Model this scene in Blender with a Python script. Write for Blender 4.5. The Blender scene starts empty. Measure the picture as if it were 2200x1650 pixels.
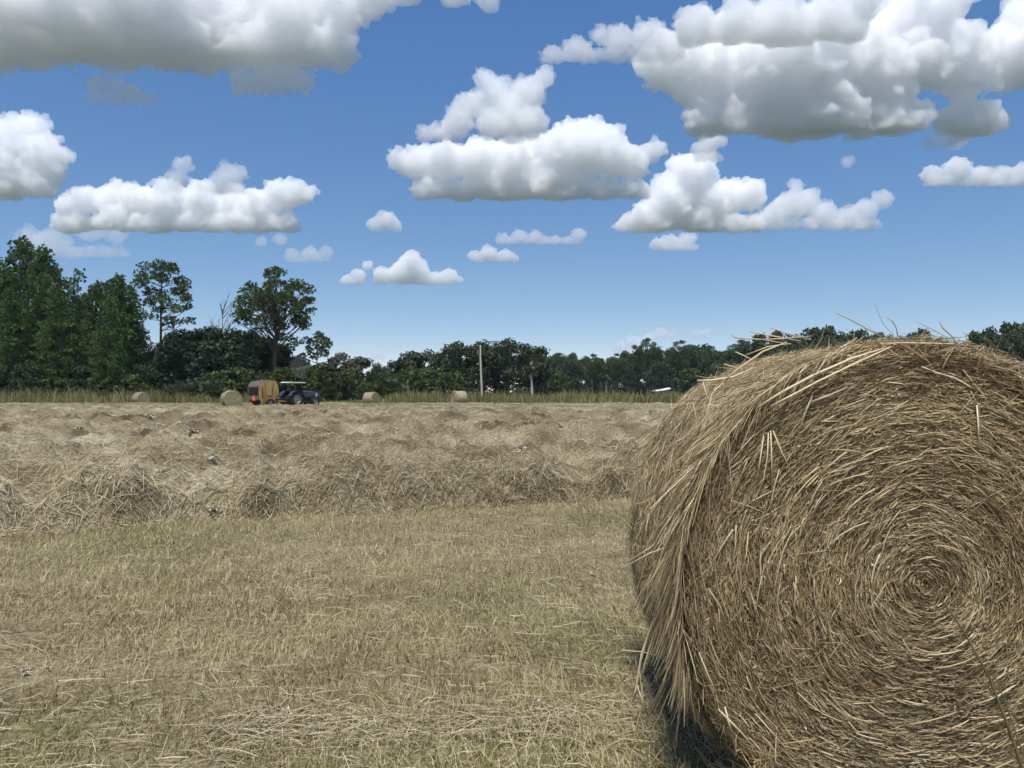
import bpy, bmesh, math, random
import numpy as np
from mathutils import Vector, Matrix, noise
R = math.radians
sc = bpy.context.scene
col = sc.collection

# ------------------------------------------------------------------ camera, sky, sun, exposure
F = 1640.0      # focal length in photograph pixels (2200 wide)
HY = 843.0      # pixel row of the horizon
CH = 1.36       # camera height, metres
cam = bpy.data.objects.new('camera', bpy.data.cameras.new('camera'))
col.objects.link(cam)
cam.data.sensor_width = 36
cam.data.lens = 36 * F / 2200
cam.data.clip_start = .05
cam.data.clip_end = 90000
cam.location = (0, 0, CH)
cam.rotation_euler = (R(90) + math.atan((HY - 825) / F), 0, 0)
sc.camera = cam

SUN_EL, SUN_AZ = 65, 190        # azimuth clockwise from the viewing direction
w = bpy.data.worlds.new('World')
sc.world = w
w.use_nodes = True
nt = w.node_tree
bg = nt.nodes['Background']
sky = nt.nodes.new('ShaderNodeTexSky')
sky.sky_type = 'NISHITA'
sky.sun_disc = False
sky.sun_elevation = R(SUN_EL)
sky.sun_rotation = R(SUN_AZ)
sky.altitude = 2000
sky.air_density = .5
sky.dust_density = 0
sky.ozone_density = 8
# the phone's rendition of the sky: one tone curve per channel, the same over the whole sky
sep = nt.nodes.new('ShaderNodeSeparateColor')
cmb = nt.nodes.new('ShaderNodeCombineColor')
nt.links.new(sky.outputs[0], sep.inputs[0])
for i_, (g_, e_) in enumerate(((1.64, 1.0), (1.71, .70), (2.45, .40))):
    pw = nt.nodes.new('ShaderNodeMath')
    pw.operation = 'POWER'
    pw.inputs[1].default_value = e_
    ml = nt.nodes.new('ShaderNodeMath')
    ml.operation = 'MULTIPLY'
    ml.inputs[1].default_value = g_
    nt.links.new(sep.outputs[i_], pw.inputs[0])
    nt.links.new(pw.outputs[0], ml.inputs[0])
    nt.links.new(ml.outputs[0], cmb.inputs[i_])
nt.links.new(cmb.outputs[0], bg.inputs[0])
bg.inputs[1].default_value = .11
sun = bpy.data.objects.new('sun', bpy.data.lights.new('sun', 'SUN'))
col.objects.link(sun)
sun.data.energy = 3.4
sun.data.angle = R(11)
sun.data.color = (1, .955, .89)
SD = Vector((math.sin(R(SUN_AZ)) * math.cos(R(SUN_EL)), math.cos(R(SUN_AZ)) * math.cos(R(SUN_EL)), math.sin(R(SUN_EL))))
sun.rotation_euler = SD.to_track_quat('Z', 'Y').to_euler()
vs = sc.view_settings
vs.view_transform = 'Standard'
vs.look = 'None'
vs.exposure = .5
vs.gamma = 1
cy = sc.cycles
cy.max_bounces = 26
cy.volume_bounces = 24
cy.diffuse_bounces = 2
cy.glossy_bounces = 2
cy.transmission_bounces = 4
cy.transparent_max_bounces = 8
cy.use_denoising = True
cy.use_adaptive_sampling = True
cy.adaptive_threshold = .04


# ------------------------------------------------------------------ helpers
def P(px, py, Y):
    """world point at depth Y seen at a photograph pixel"""
    return Vector(((px - 1100) / F * Y, Y, CH + (HY - py) / F * Y))


def tag(o, label=None, cat=None, group=None, kind=None):
    for k, v in (('label', label), ('category', cat), ('group', group), ('kind', kind)):
        if v:
            o[k] = v
    return o


def link(name, me, parent=None, loc=None):
    o = bpy.data.objects.new(name, me)
    col.objects.link(o)
    if parent is not None:
        o.parent = parent
    if loc is not None:
        o.location = loc
    return o


def empty(name, loc=(0, 0, 0), rz=0):
    o = link(name, None, None, loc)
    o.rotation_euler = (0, 0, rz)
    o.empty_display_size = .2
    return o


def mesh_np(name, V, Q, C=None, mat=None, smooth=False):
    """mesh from arrays: V (n,3), Q (m,k) polygons with k corners, C (n,3) colours"""
    V = np.asarray(V, np.float32)
    Q = np.asarray(Q, np.int32)
    me = bpy.data.meshes.new(name)
    m, k = Q.shape
    me.vertices.add(len(V))
    me.vertices.foreach_set('co', V.ravel())
    me.loops.add(m * k)
    me.loops.foreach_set('vertex_index', Q.ravel())
    me.polygons.add(m)
    me.polygons.foreach_set('loop_start', np.arange(0, m * k, k, dtype=np.int32))
    if smooth:
        me.polygons.foreach_set('use_smooth', np.ones(m, bool))
    if C is not None:
        a = me.color_attributes.new('Col', 'FLOAT_COLOR', 'POINT')
        c4 = np.ones((len(V), 4), np.float32)
        c4[:, :3] = C
        a.data.foreach_set('color', c4.ravel())
    me.update(calc_edges=True)
    if mat:
        me.materials.append(mat)
    return me


def ribbons(name, P3, side, wd, colr, mat, taper=None):
    """N strips of S points each. P3 (N,S,3) side (N,3) or (N,S,3) wd (N,) colr (N,3)"""
    N, S, _ = P3.shape
    if side.ndim == 2:
        side = np.repeat(side[:, None, :], S, 1)
    side = side / (np.linalg.norm(side, axis=2, keepdims=True) + 1e-9)
    tp = np.ones(S) if taper is None else np.asarray(taper)
    off = side * (wd[:, None, None] * .5) * tp[None, :, None]
    V = np.stack([P3 - off, P3 + off], 2).reshape(-1, 3)
    base = (np.arange(N)[:, None] * S + np.arange(S - 1)[None, :]) * 2
    Q = np.stack([base, base + 1, base + 3, base + 2], 2).reshape(-1, 4)
    C = np.repeat(colr, S * 2, 0)
    return mesh_np(name, V, Q, C, mat)


def hash2(ix, iy, s):
    h = (ix.astype(np.int64) * 374761393 + iy.astype(np.int64) * 668265263 + s * 982451653) & 0x7fffffff
    h = ((h ^ (h >> 13)) * 1274126177) & 0x7fffffff
    h = h ^ (h >> 16)
    return (h & 0xffff) / 65535.0


def vnoise(x, y, s=0):
    ix, iy = np.floor(x), np.floor(y)
    fx, fy = x - ix, y - iy
    fx, fy = fx * fx * (3 - 2 * fx), fy * fy * (3 - 2 * fy)
    a, b = hash2(ix, iy, s), hash2(ix + 1, iy, s)
    c, d = hash2(ix, iy + 1, s), hash2(ix + 1, iy + 1, s)
    return (a + (b - a) * fx) * (1 - fy) + (c + (d - c) * fx) * fy


def fbm(x, y, o=4, s=0):
    r = 0
    g, t = 1.0, 0.0
    for i in range(o):
        r = r + g * vnoise(x, y, s + i * 7)
        t += g
        x, y, g = x * 2.03 + 11.3, y * 2.03 + 5.7, g * .5
    return r / t


def pal(t, stops):
    """colour ramp on array t in 0..1, stops [(pos,(r,g,b))]"""
    p = [a for a, _ in stops]
    return np.stack([np.interp(t, p, [c[i] for _, c in stops]) for i in range(3)], -1)


def mat_attr(name, rough=.75, transl=.0, spec=.25, bump=0, bscale=40, vary=.0):
    """material whose colour comes from the per-piece colour attribute"""
    m = bpy.data.materials.new(name)
    m.use_nodes = True
    n = m.node_tree
    b = n.nodes['Principled BSDF']
    b.inputs['Roughness'].default_value = rough
    b.inputs['Specular IOR Level'].default_value = spec
    a = n.nodes.new('ShaderNodeAttribute')
    a.attribute_name = 'Col'
    src = a.outputs['Color']
    if vary:
        tn = n.nodes.new('ShaderNodeTexNoise')
        tn.inputs['Scale'].default_value = bscale
        tn.inputs['Detail'].default_value = 5
        mr = n.nodes.new('ShaderNodeMapRange')
        mr.inputs['From Min'].default_value = .25
        mr.inputs['From Max'].default_value = .75
        mr.inputs['To Min'].default_value = 1 - vary
        mr.inputs['To Max'].default_value = 1 + vary
        tc = n.nodes.new('ShaderNodeTexCoord')
        n.links.new(tc.outputs['Object'], tn.inputs['Vector'])
        n.links.new(tn.outputs['Fac'], mr.inputs['Value'])
        mx = n.nodes.new('ShaderNodeVectorMath')
        mx.operation = 'SCALE'
        n.links.new(src, mx.inputs[0])
        n.links.new(mr.outputs[0], mx.inputs['Scale'])
        src = mx.outputs[0]
        if bump:
            bp = n.nodes.new('ShaderNodeBump')
            bp.inputs['Strength'].default_value = bump
            bp.inputs['Distance'].default_value = .03
            n.links.new(tn.outputs['Fac'], bp.inputs['Height'])
            n.links.new(bp.outputs[0], b.inputs['Normal'])
    n.links.new(src, b.inputs['Base Color'])
    if transl:
        t = n.nodes.new('ShaderNodeBsdfTranslucent')
        n.links.new(src, t.inputs['Color'])
        mx = n.nodes.new('ShaderNodeMixShader')
        mx.inputs[0].default_value = transl
        out = n.nodes['Material Output']
        n.links.new(b.outputs[0], mx.inputs[1])
        n.links.new(t.outputs[0], mx.inputs[2])
        n.links.new(mx.outputs[0], out.inputs['Surface'])
    return m


def mat_plain(name, c, rough=.6, metal=0, c2=None, scale=6, spec=.4, coat=0, stretch=None):
    """procedural two-tone material (worn paint, bark, soil ...)"""
    m = bpy.data.materials.new(name)
    m.use_nodes = True
    n = m.node_tree
    b = n.nodes['Principled BSDF']
    b.inputs['Roughness'].default_value = rough
    b.inputs['Metallic'].default_value = metal
    b.inputs['Specular IOR Level'].default_value = spec
    b.inputs['Coat Weight'].default_value = coat
    tn = n.nodes.new('ShaderNodeTexNoise')
    tn.inputs['Scale'].default_value = scale
    tn.inputs['Detail'].default_value = 6
    tn.inputs['Roughness'].default_value = .65
    tc = n.nodes.new('ShaderNodeTexCoord')
    if stretch:
        mp = n.nodes.new('ShaderNodeMapping')
        mp.inputs['Scale'].default_value = stretch
        n.links.new(tc.outputs['Object'], mp.inputs['Vector'])
        n.links.new(mp.outputs[0], tn.inputs['Vector'])
    else:
        n.links.new(tc.outputs['Object'], tn.inputs['Vector'])
    cr = n.nodes.new('ShaderNodeValToRGB')
    c2 = c2 or tuple(x * .72 for x in c)
    cr.color_ramp.elements[0].position = .32
    cr.color_ramp.elements[0].color = (*c2, 1)
    cr.color_ramp.elements[1].position = .68
    cr.color_ramp.elements[1].color = (*c, 1)
    n.links.new(tn.outputs['Fac'], cr.inputs['Fac'])
    n.links.new(cr.outputs[0], b.inputs['Base Color'])
    return m


STRAW = [(0, (.14, .093, .044)), (.25, (.27, .19, .098)), (.55, (.44, .335, .185)), (.8, (.58, .47, .28)), (1, (.76, .65, .43))]
HAY = [(0, (.135, .098, .054)), (.3, (.285, .227, .133)), (.65, (.435, .368, .228)), (1, (.64, .575, .395))]
M_straw = mat_attr('straw', .62, .12, .35)
M_hay = mat_attr('dry_hay', .8, .15, .2)
M_haybed = mat_attr('hay_bed', .95, 0, .1, 1.0, 26, .55)
M_balecore = mat_attr('packed_hay', .95, 0, .1, 1.0, 55, .45)
M_blade = mat_attr('stubble_blade', .7, .25, .25)
M_weed = mat_attr('weed_blade', .75, .3, .2)
M_leaf = mat_attr('leaf', .6, .25, .3)
M_bark = mat_plain('bark', (.13, .10, .08), .95, 0, (.05, .038, .03), 3, .1, stretch=(1, 1, .25))
M_palebark = mat_plain('grey_weathered_wood', (.58, .52, .44), .9, 0, (.40, .36, .30), 4, .1, stretch=(1, 1, .15))


# ------------------------------------------------------------------ the ground: one sheet out to the horizon
def build_ground():
    ys = np.concatenate([np.linspace(-60, 0, 13), np.geomspace(.8, 9000, 150)])
    us = np.linspace(-1, 1, 161)
    Y, U = np.meshgrid(ys, us, indexing='ij')
    X = U * (np.abs(Y) * 1.6 + 60)
    Z = (fbm(X * .6, Y * .6, 3, 3) - .5) * .05 * np.clip(1.2 - np.hypot(X, Y) / 60, 0, 1)
    V = np.stack([X, Y, Z], -1).reshape(-1, 3)
    nr, nc = Y.shape
    i = (np.arange(nr - 1)[:, None] * nc + np.arange(nc - 1)[None, :]).ravel()
    Q = np.stack([i, i + 1, i + nc + 1, i + nc], 1)
    m = mat_plain('dry_soil_and_thatch', (.30, .25, .145), .95, 0, (.165, .13, .072), 1.7, .1)
    n = m.node_tree
    # finer thatch mottling and green patches
    t2 = n.nodes.new('ShaderNodeTexNoise')
    t2.inputs['Scale'].default_value = 38
    t2.inputs['Detail'].default_value = 8
    tc = [x for x in n.nodes if x.type == 'TEX_COORD'][0]
    n.links.new(tc.outputs['Object'], t2.inputs['Vector'])
    mr = n.nodes.new('ShaderNodeMapRange')
    mr.inputs['From Min'].default_value = .3
    mr.inputs['From Max'].default_value = .7
    mr.inputs['To Min'].default_value = .45
    mr.inputs['To Max'].default_value = 1.35
    n.links.new(t2.outputs['Fac'], mr.inputs['Value'])
    t3 = n.nodes.new('ShaderNodeTexNoise')
    t3.inputs['Scale'].default_value = .35
    n.links.new(tc.outputs['Object'], t3.inputs['Vector'])
    cr = [x for x in n.nodes if x.type == 'VALTORGB'][0]
    mg = n.nodes.new('ShaderNodeMix')
    mg.data_type = 'RGBA'
    mg.inputs['B'].default_value = (.12, .135, .05, 1)
    m3 = n.nodes.new('ShaderNodeMapRange')
    m3.inputs['From Min'].default_value = .5
    m3.inputs['From Max'].default_value = .75
    n.links.new(t3.outputs['Fac'], m3.inputs['Value'])
    n.links.new(m3.outputs[0], mg.inputs['Factor'])
    n.links.new(cr.outputs[0], mg.inputs['A'])
    sc_ = n.nodes.new('ShaderNodeVectorMath')
    sc_.operation = 'SCALE'
    n.links.new(mg.outputs['Result'], sc_.inputs[0])
    n.links.new(mr.outputs[0], sc_.inputs['Scale'])
    b = n.nodes['Principled BSDF']
    # beyond the hay field the land is rough green pasture and scrub
    sx_ = n.nodes.new('ShaderNodeSeparateXYZ')
    n.links.new(tc.outputs['Object'], sx_.inputs[0])
    m4 = n.nodes.new('ShaderNodeMapRange')
    m4.inputs['From Min'].default_value = 84
    m4.inputs['From Max'].default_value = 92
    n.links.new(sx_.outputs['Y'], m4.inputs['Value'])
    mp_ = n.nodes.new('ShaderNodeMix')
    mp_.data_type = 'RGBA'
    mp_.inputs['B'].default_value = (.055, .07, .03, 1)
    n.links.new(m4.outputs[0], mp_.inputs['Factor'])
    n.links.new(sc_.outputs[0], mp_.inputs['A'])
    n.links.new(mp_.outputs['Result'], b.inputs['Base Color'])
    bp = n.nodes.new('ShaderNodeBump')
    bp.inputs['Strength'].default_value = .7
    bp.inputs['Distance'].default_value = .02
    n.links.new(t2.outputs['Fac'], bp.inputs['Height'])
    n.links.new(bp.outputs[0], b.inputs['Normal'])
    o = link('ground', mesh_np('ground', V, Q, None, m, True))
    tag(o, 'mown ground of dry soil and thatch under the whole field', kind='structure')


build_ground()

# ------------------------------------------------------------------ clouds: real bodies of vapour at 1000 m
_ico = []


def ico():
    if not _ico:
        for sub in (2, 1):
            b = bmesh.new()
            bmesh.ops.create_icosphere(b, subdivisions=sub, radius=1)
            _ico.append(np.array([v.co[:] for v in b.verts]))
            _ico.append(np.array([[v.index for v in f.verts] for f in b.faces]))
            b.free()
    return _ico


def mat_vapour(name, dens, c=(1, 1, 1), aniso=0.0):
    m = bpy.data.materials.new(name)
    m.use_nodes = True
    n = m.node_tree
    n.nodes.clear()
    o = n.nodes.new('ShaderNodeOutputMaterial')
    v = n.nodes.new('ShaderNodeVolumePrincipled')
    v.inputs['Color'].default_value = (*c, 1)
    v.inputs['Density'].default_value = dens
    v.inputs['Anisotropy'].default_value = aniso
    n.links.new(v.outputs[0], o.inputs['Volume'])
    return m


def vnoise3(p, s=0):
    i = np.floor(p)
    f = p - i
    f = f * f * (3 - 2 * f)
    out = 0
    for dx in (0, 1):
        for dy in (0, 1):
            for dz in (0, 1):
                h = hash2(i[:, 0] + dx + 57 * (i[:, 2] + dz), i[:, 1] + dy, s)
                out = out + h * (f[:, 0] if dx else 1 - f[:, 0]) * (f[:, 1] if dy else 1 - f[:, 1]) * (f[:, 2] if dz else 1 - f[:, 2])
    return out * 2 - 1


def blob_mesh(name, blobs, g, vox, amp, seed, grow=1.0, n1=13, n2=7, scud=0, flat=.25, s1=(.25, .5), s2=(.25, .5)):
    """billowed closed surface: balls bearing smaller balls bearing smaller ones; units are photograph pixels"""
    V2, F2, V1, F1 = ico()
    big, small = [], []
    for x, z, r in blobs:
        r *= grow
        c = np.array([x, g.uniform(-.4, .4) * r, z])
        big.append((c, r))
        for i in range(n1):
            a, e = g.uniform(0, 6.283), math.asin(g.uniform(-.45, 1))
            d = np.array([math.cos(a) * math.cos(e), math.sin(a) * math.cos(e), math.sin(e) * .85])
            r1 = r * g.uniform(*s1)
            c1 = c + d * (r - r1 * .35)
            big.append((c1, r1))
            for j in range(n2):
                d2 = d + g.normal(0, .75, 3)
                d2 /= np.linalg.norm(d2)
                r2 = r1 * g.uniform(*s2)
                small.append((c1 + d2 * (r1 - r2 * .25), r2))
        for i in range(scud):
            a, e = g.uniform(0, 6.283), math.asin(g.uniform(-.5, 1))
            d = np.array([math.cos(a) * math.cos(e), math.sin(a) * math.cos(e), math.sin(e) * .85])
            r1 = r * g.uniform(.07, .18)
            for j in range(3):
                small.append((c + d * r * g.uniform(1.0, 1.4) + g.normal(0, r1, 3), r1 * g.uniform(.6, 1.1)))
    vl, fl, n = [], [], 0
    for lst, Vi, Fi in ((big, V2, F2), (small, V1, F1)):
        if not lst:
            continue
        c = np.array([q[0] for q in lst])
        r = np.array([q[1] for q in lst])
        vl.append((Vi[None] * (r[:, None, None] * np.array([1, 1, .88])) + c[:, None, :]).reshape(-1, 3))
        fl.append((Fi[None] + (np.arange(len(lst)) * len(Vi))[:, None, None]).reshape(-1, 3) + n)
        n += len(lst) * len(Vi)
    me = mesh_np(name, np.concatenate(vl), np.concatenate(fl))
    ob = link(name, me)
    md = ob.modifiers.new('r', 'REMESH')
    md.mode = 'VOXEL'
    md.voxel_size = vox
    dg = bpy.context.evaluated_depsgraph_get()
    m2 = bpy.data.meshes.new_from_object(ob.evaluated_get(dg))
    bpy.data.objects.remove(ob)
    nv = len(m2.vertices)
    co = np.empty(nv * 3)
    m2.vertices.foreach_get('co', co)
    co = co.reshape(-1, 3)
    no = np.empty(nv * 3)
    m2.vertices.foreach_get('normal', no)
    no = no.reshape(-1, 3)
    rm = float(np.median([b_[2] for b_ in blobs]))
    q = co / rm + seed * 7.3
    d = .35 * vnoise3(q * 1.3, 1)
    gn, q2 = 1.0, q * 2.3 + .35 * np.stack([vnoise3(q * 3, 21), vnoise3(q * 3, 22), vnoise3(q * 3, 23)], 1)
    for o in range(5):
        d = d + gn * (np.abs(vnoise3(q2, 3 + o)) - .26)
        q2 = q2 * 2.05 + 3.3
        gn *= .6
    co = co + no * (d * amp * rm)[:, None]
    z = co[:, 2]
    lo = z < 0
    z[lo] *= flat
    z += (.14 * vnoise3(q * np.array([1.1, 1.1, 0]), 9) + .07 * vnoise3(q * np.array([3.5, 3.5, 0]), 11)) * rm * np.clip(1 - z / (.6 * rm), 0, 1)
    m2.vertices.foreach_set('co', co.ravel())
    m2.update()
    ob = link(name, m2)                # a second pass removes folds
    md = ob.modifiers.new('r', 'REMESH')
    md.mode = 'VOXEL'
    md.voxel_size = vox
    md.adaptivity = vox * .08
    dg = bpy.context.evaluated_depsgraph_get()
    m3 = bpy.data.meshes.new_from_object(ob.evaluated_get(dg))
    bpy.data.objects.remove(ob)
    m3.name = name
    return m3


def cloud(label, blobs, base, dens=1.0, seed=0, vox=3.4, amp=.5, puff=7, H=1000):
    """blobs (px, py, r) give the billows, base the row of the underside; dens sets how thick the vapour is"""
    g = np.random.default_rng(seed)
    Y = H * F / (HY - base)
    k = Y / F
    rel = [(x - 1100, base - y, r) for x, y, r in blobs]
    if len(blobs) > 2:          # a level underside joining the billows
        rm = float(np.median([b_[2] for b_ in blobs]))
        x0, x1 = min(b_[0] - .3 * b_[2] for b_ in rel), max(b_[0] + .3 * b_[2] for b_ in rel)
        x = x0
        while x < x1:
            near = min(rel[:len(blobs)], key=lambda b_: abs(b_[0] - x))
            if abs(near[0] - x) < 2.0 * near[2] and near[1] < 1.7 * near[2] + 20:
                rel.append((x, rm * .4, rm * g.uniform(.5, .75)))
            x += rm * .7
    vox = vox * VOXK
    me = blob_mesh('cloud', rel, g, vox, amp * 1.05, seed, 1.0, 13, 6, 0)
    me.transform(Matrix.Scale(k, 4))
    me.materials.append(mat_vapour('cloud_vapour', dens * DENSK / (30 * k)))
    o = link('cloud', me, None, P(1100, base, Y))
    tag(o, label, 'cloud', 'cumulus clouds over the field')
    return o


VOXK, DENSK = .8, 2.0


def build_clouds():
    c = cloud
    c('huge grey-bellied cloud filling the top left corner of the sky', [(-60, 60, 100), (60, 40, 110), (200, 30, 115), (340, 30, 115), (480, 20, 105), (600, 20, 95), (700, 10, 70), (780, -20, 50), (880, -30, 40), (980, -20, 32), (1050, -10, 22)], 130, .55, 7, 6, .4)
    c('huge bright cloud bank with grey belly at the top right', [(1440, 140, 62), (1530, 160, 75), (1640, 150, 85), (1750, 130, 95), (1860, 130, 100), (1960, 110, 95), (1990, 30, 70), (1940, 40, 60), (2060, 150, 70), (2190, 120, 80), (2230, 40, 60), (1650, 215, 50), (1780, 220, 55), (1900, 210, 50), (1500, 200, 35)], 282, .75, 6, 6)
    c('dark grey shadowed cloud above the top right cloud bank', [(1500, 40, 40), (1580, 45, 50), (1680, 40, 55), (1780, 30, 50), (1850, 10, 40)], 85, .5, 16, 5, .4)
    c('ragged grey wisp trailing left of the top right cloud bank', [(1190, 112, 18), (1240, 105, 26), (1290, 75, 20), (1330, 85, 30), (1400, 75, 34), (1450, 90, 32), (1370, 105, 22)], 128, .45, 17, 3.2, .6)
    c('grey billow stacked above the long central cloud', [(920, 285, 14), (980, 268, 30), (1010, 225, 32), (1060, 190, 34), (1100, 230, 50), (1140, 195, 36), (1170, 165, 22), (1040, 165, 20), (1140, 265, 36), (1060, 270, 34)], 300, .5, 2, 3.4, .5)
    c('long white cumulus in the middle of the sky', [(865, 345, 26), (905, 355, 38), (960, 350, 46), (1030, 345, 50), (1100, 345, 52), (1170, 335, 56), (1240, 325, 56), (1275, 290, 34), (1310, 340, 50), (1360, 350, 36), (1410, 322, 22), (1060, 395, 34), (1150, 395, 40), (1240, 390, 30)], 425, .9, 1)
    c('tall white cumulus with a small knob on top', [(1345, 480, 16), (1385, 468, 32), (1430, 440, 50), (1480, 405, 56), (1490, 370, 42), (1465, 355, 26), (1530, 430, 50), (1575, 420, 40), (1615, 420, 34), (1500, 470, 34)], 497, 1.0, 3)
    c('small round puff floating over the tall white cumulus', [(1525, 305, 22), (1505, 318, 16), (1545, 302, 16), (1530, 330, 12)], 345, .6, 23, 3, .6)
    c('pale trailing cloud right of the tall white cumulus', [(1625, 478, 15), (1660, 462, 26), (1700, 440, 34), (1735, 432, 32), (1770, 458, 28), (1820, 468, 24), (1860, 450, 24), (1895, 432, 20), (1710, 395, 14)], 492, .5, 24, 3.2, .55)
    c('small flat cloud under the tall white cumulus', [(1410, 524, 14), (1440, 518, 18), (1475, 516, 17), (1490, 510, 10)], 538, .7, 25, 3)
    c('long white cloud bank above the pine wood at left', [(140, 440, 22), (190, 432, 32), (240, 425, 36), (300, 430, 36), (360, 432, 38), (430, 430, 40), (500, 436, 36), (560, 438, 36), (610, 420, 34), (645, 418, 28), (250, 465, 26), (330, 470, 26), (420, 472, 26), (520, 470, 24)], 495, 1.0, 4, 3.2)
    c('pair of faint grey plumes on the left cloud bank', [(395, 355, 20), (380, 385, 22), (490, 375, 26), (470, 400, 26), (510, 370, 18)], 412, .35, 26, 3, .6)
    c('white cumulus cut by the left edge of the photo', [(-30, 310, 62), (25, 300, 55), (55, 275, 36), (80, 330, 46), (95, 365, 34), (20, 370, 46), (-30, 380, 50)], 420, .8, 8, 3.6)
    c('faint low haze cloud beside the tallest pines', [(60, 510, 26), (110, 515, 30), (190, 500, 24), (250, 505, 22), (150, 545, 18)], 552, .2, 27, 3, .6)
    c('dark grey scrap of cloud under the top left cloud', [(215, 185, 24), (250, 188, 26), (285, 200, 18), (318, 205, 14), (195, 210, 14)], 224, .3, 9, 3, .7, H=905)
    c('dark grey oval cloud below the top left cloud', [(520, 172, 24), (565, 165, 32), (610, 165, 34), (650, 172, 22)], 198, .4, 10, 3.4, .6, H=925)
    c('bright small cumulus low over the bare field', [(745, 600, 10), (770, 590, 15), (790, 570, 11), (820, 592, 17), (860, 585, 24), (885, 565, 24), (900, 585, 22), (935, 596, 15), (965, 592, 18), (985, 600, 9)], 610, 1.0, 5, 3)
    c('little white puff alone above the bright small cumulus', [(805, 480, 15), (830, 472, 20), (850, 482, 12)], 496, .7, 11, 2.8)
    c('small white cloud at mid height below the central cloud', [(1020, 550, 13), (1050, 545, 18), (1085, 547, 15), (1105, 552, 9)], 561, .8, 12, 2.8)
    c('thin streak of cloud with a bright knob below the central cloud', [(1080, 512, 12), (1115, 508, 15), (1150, 508, 15), (1195, 514, 10), (1245, 504, 15)], 523, .5, 13, 2.8)
    c('faint ragged cloud left of the bright small cumulus', [(625, 545, 15), (665, 545, 18), (700, 542, 15), (560, 520, 12), (600, 515, 14)], 562, .3, 14, 2.8)
    c('white cloud strip near the right edge of the photo', [(2010, 372, 20), (2060, 362, 26), (2110, 375, 22), (2160, 372, 18), (2200, 368, 20)], 398, .7, 15, 3)
    c('dim grey smudge above the right cloud strip', [(2030, 290, 24), (2065, 300, 18), (2000, 310, 16)], 320, .25, 18, 3, .6)
    c('tiny faint puff below the top right cloud bank', [(1824, 348, 13)], 360, .35, 19, 2.6)
    c('low white cloud rising behind the far wood', [(1330, 745, 14), (1360, 735, 16), (1395, 730, 16), (1420, 716, 14), (1440, 722, 10), (1380, 748, 18)], 765, .5, 20, 2.4)
    c('small low white puff behind the far wood', [(1495, 720, 10), (1515, 717, 12)], 731, .45, 21, 2.4)
    c('small pale peak of cloud above the low dark bushes', [(800, 766, 8), (812, 762, 10), (822, 768, 7)], 774, .45, 22, 2)
    c('tiny white fleck of cloud over the moss-hung oaks', [(1208, 736, 6), (1218, 736, 6)], 740, .4, 28, 1.8)


build_clouds()


# ------------------------------------------------------------------ the mown field
A0, A1 = 9.04, .363            # front edge of the nearest windrow: y = A0 + A1 x
AN = math.sqrt(1 + A1 * A1)


def front_s(X, Y):
    """distance behind the ragged front edge of the hay"""
    return (Y - A0 - A1 * X) / AN + (fbm(X * .9, Y * .9, 3, 21) - .5) * .55


def hay_h(X, Y):
    s = front_s(X, Y)
    lip = np.clip(s / .36, 0, 1)
    lip = lip * lip * (3 - 2 * lip)
    along = fbm(X * .55 + 3, Y * .2, 3, 5)
    h = .08 + .27 * np.exp(-((s - .85) / .6) ** 2) * (.55 + .95 * along)
    rows = .5 + .5 * np.cos(2 * math.pi * (s - .72) / 2.9 + 2.4 * (fbm(X * .16, Y * .16, 2, 8) - .5))
    h = h + np.clip((s - 1.2) / 1.5, 0, 1) * .34 * rows * (.4 + 1.2 * fbm(X * .5, Y * .5, 2, 17))
    rid = 1 - np.abs(2 * fbm(X * 1.15, Y * 1.5, 4, 12) - 1)
    bil = np.abs(2 * fbm(X * 1.9 + 7, Y * 2.3, 3, 57) - 1)
    h = h + .44 * (rid - .64) + .22 * (fbm(X * 3.4, Y * 4.4, 3, 31) - .5) + .26 * (.33 - bil)
    # the big heap at the left of the front windrow
    h = h + .15 * np.exp(-((X + 4.3) / .9) ** 2 - ((Y - 8.1) / .5) ** 2)
    far = np.clip((88.5 - Y) / 3, 0, 1) * (1 - .6 * np.clip((Y - 34) / 28, 0, 1))
    return np.clip(h, .015, None) * lip * far - .03 * (1 - lip)


def lean_y(X, Y, h):
    """the hay of the front windrow tips forward over its own foot"""
    s = front_s(X, Y)
    return -h * .85 * np.clip(1.1 - s / .9, 0, 1) * np.clip(2.2 * fbm(X * 1.3, Y * .3, 2, 66) - .45, 0, 1.2)


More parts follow.
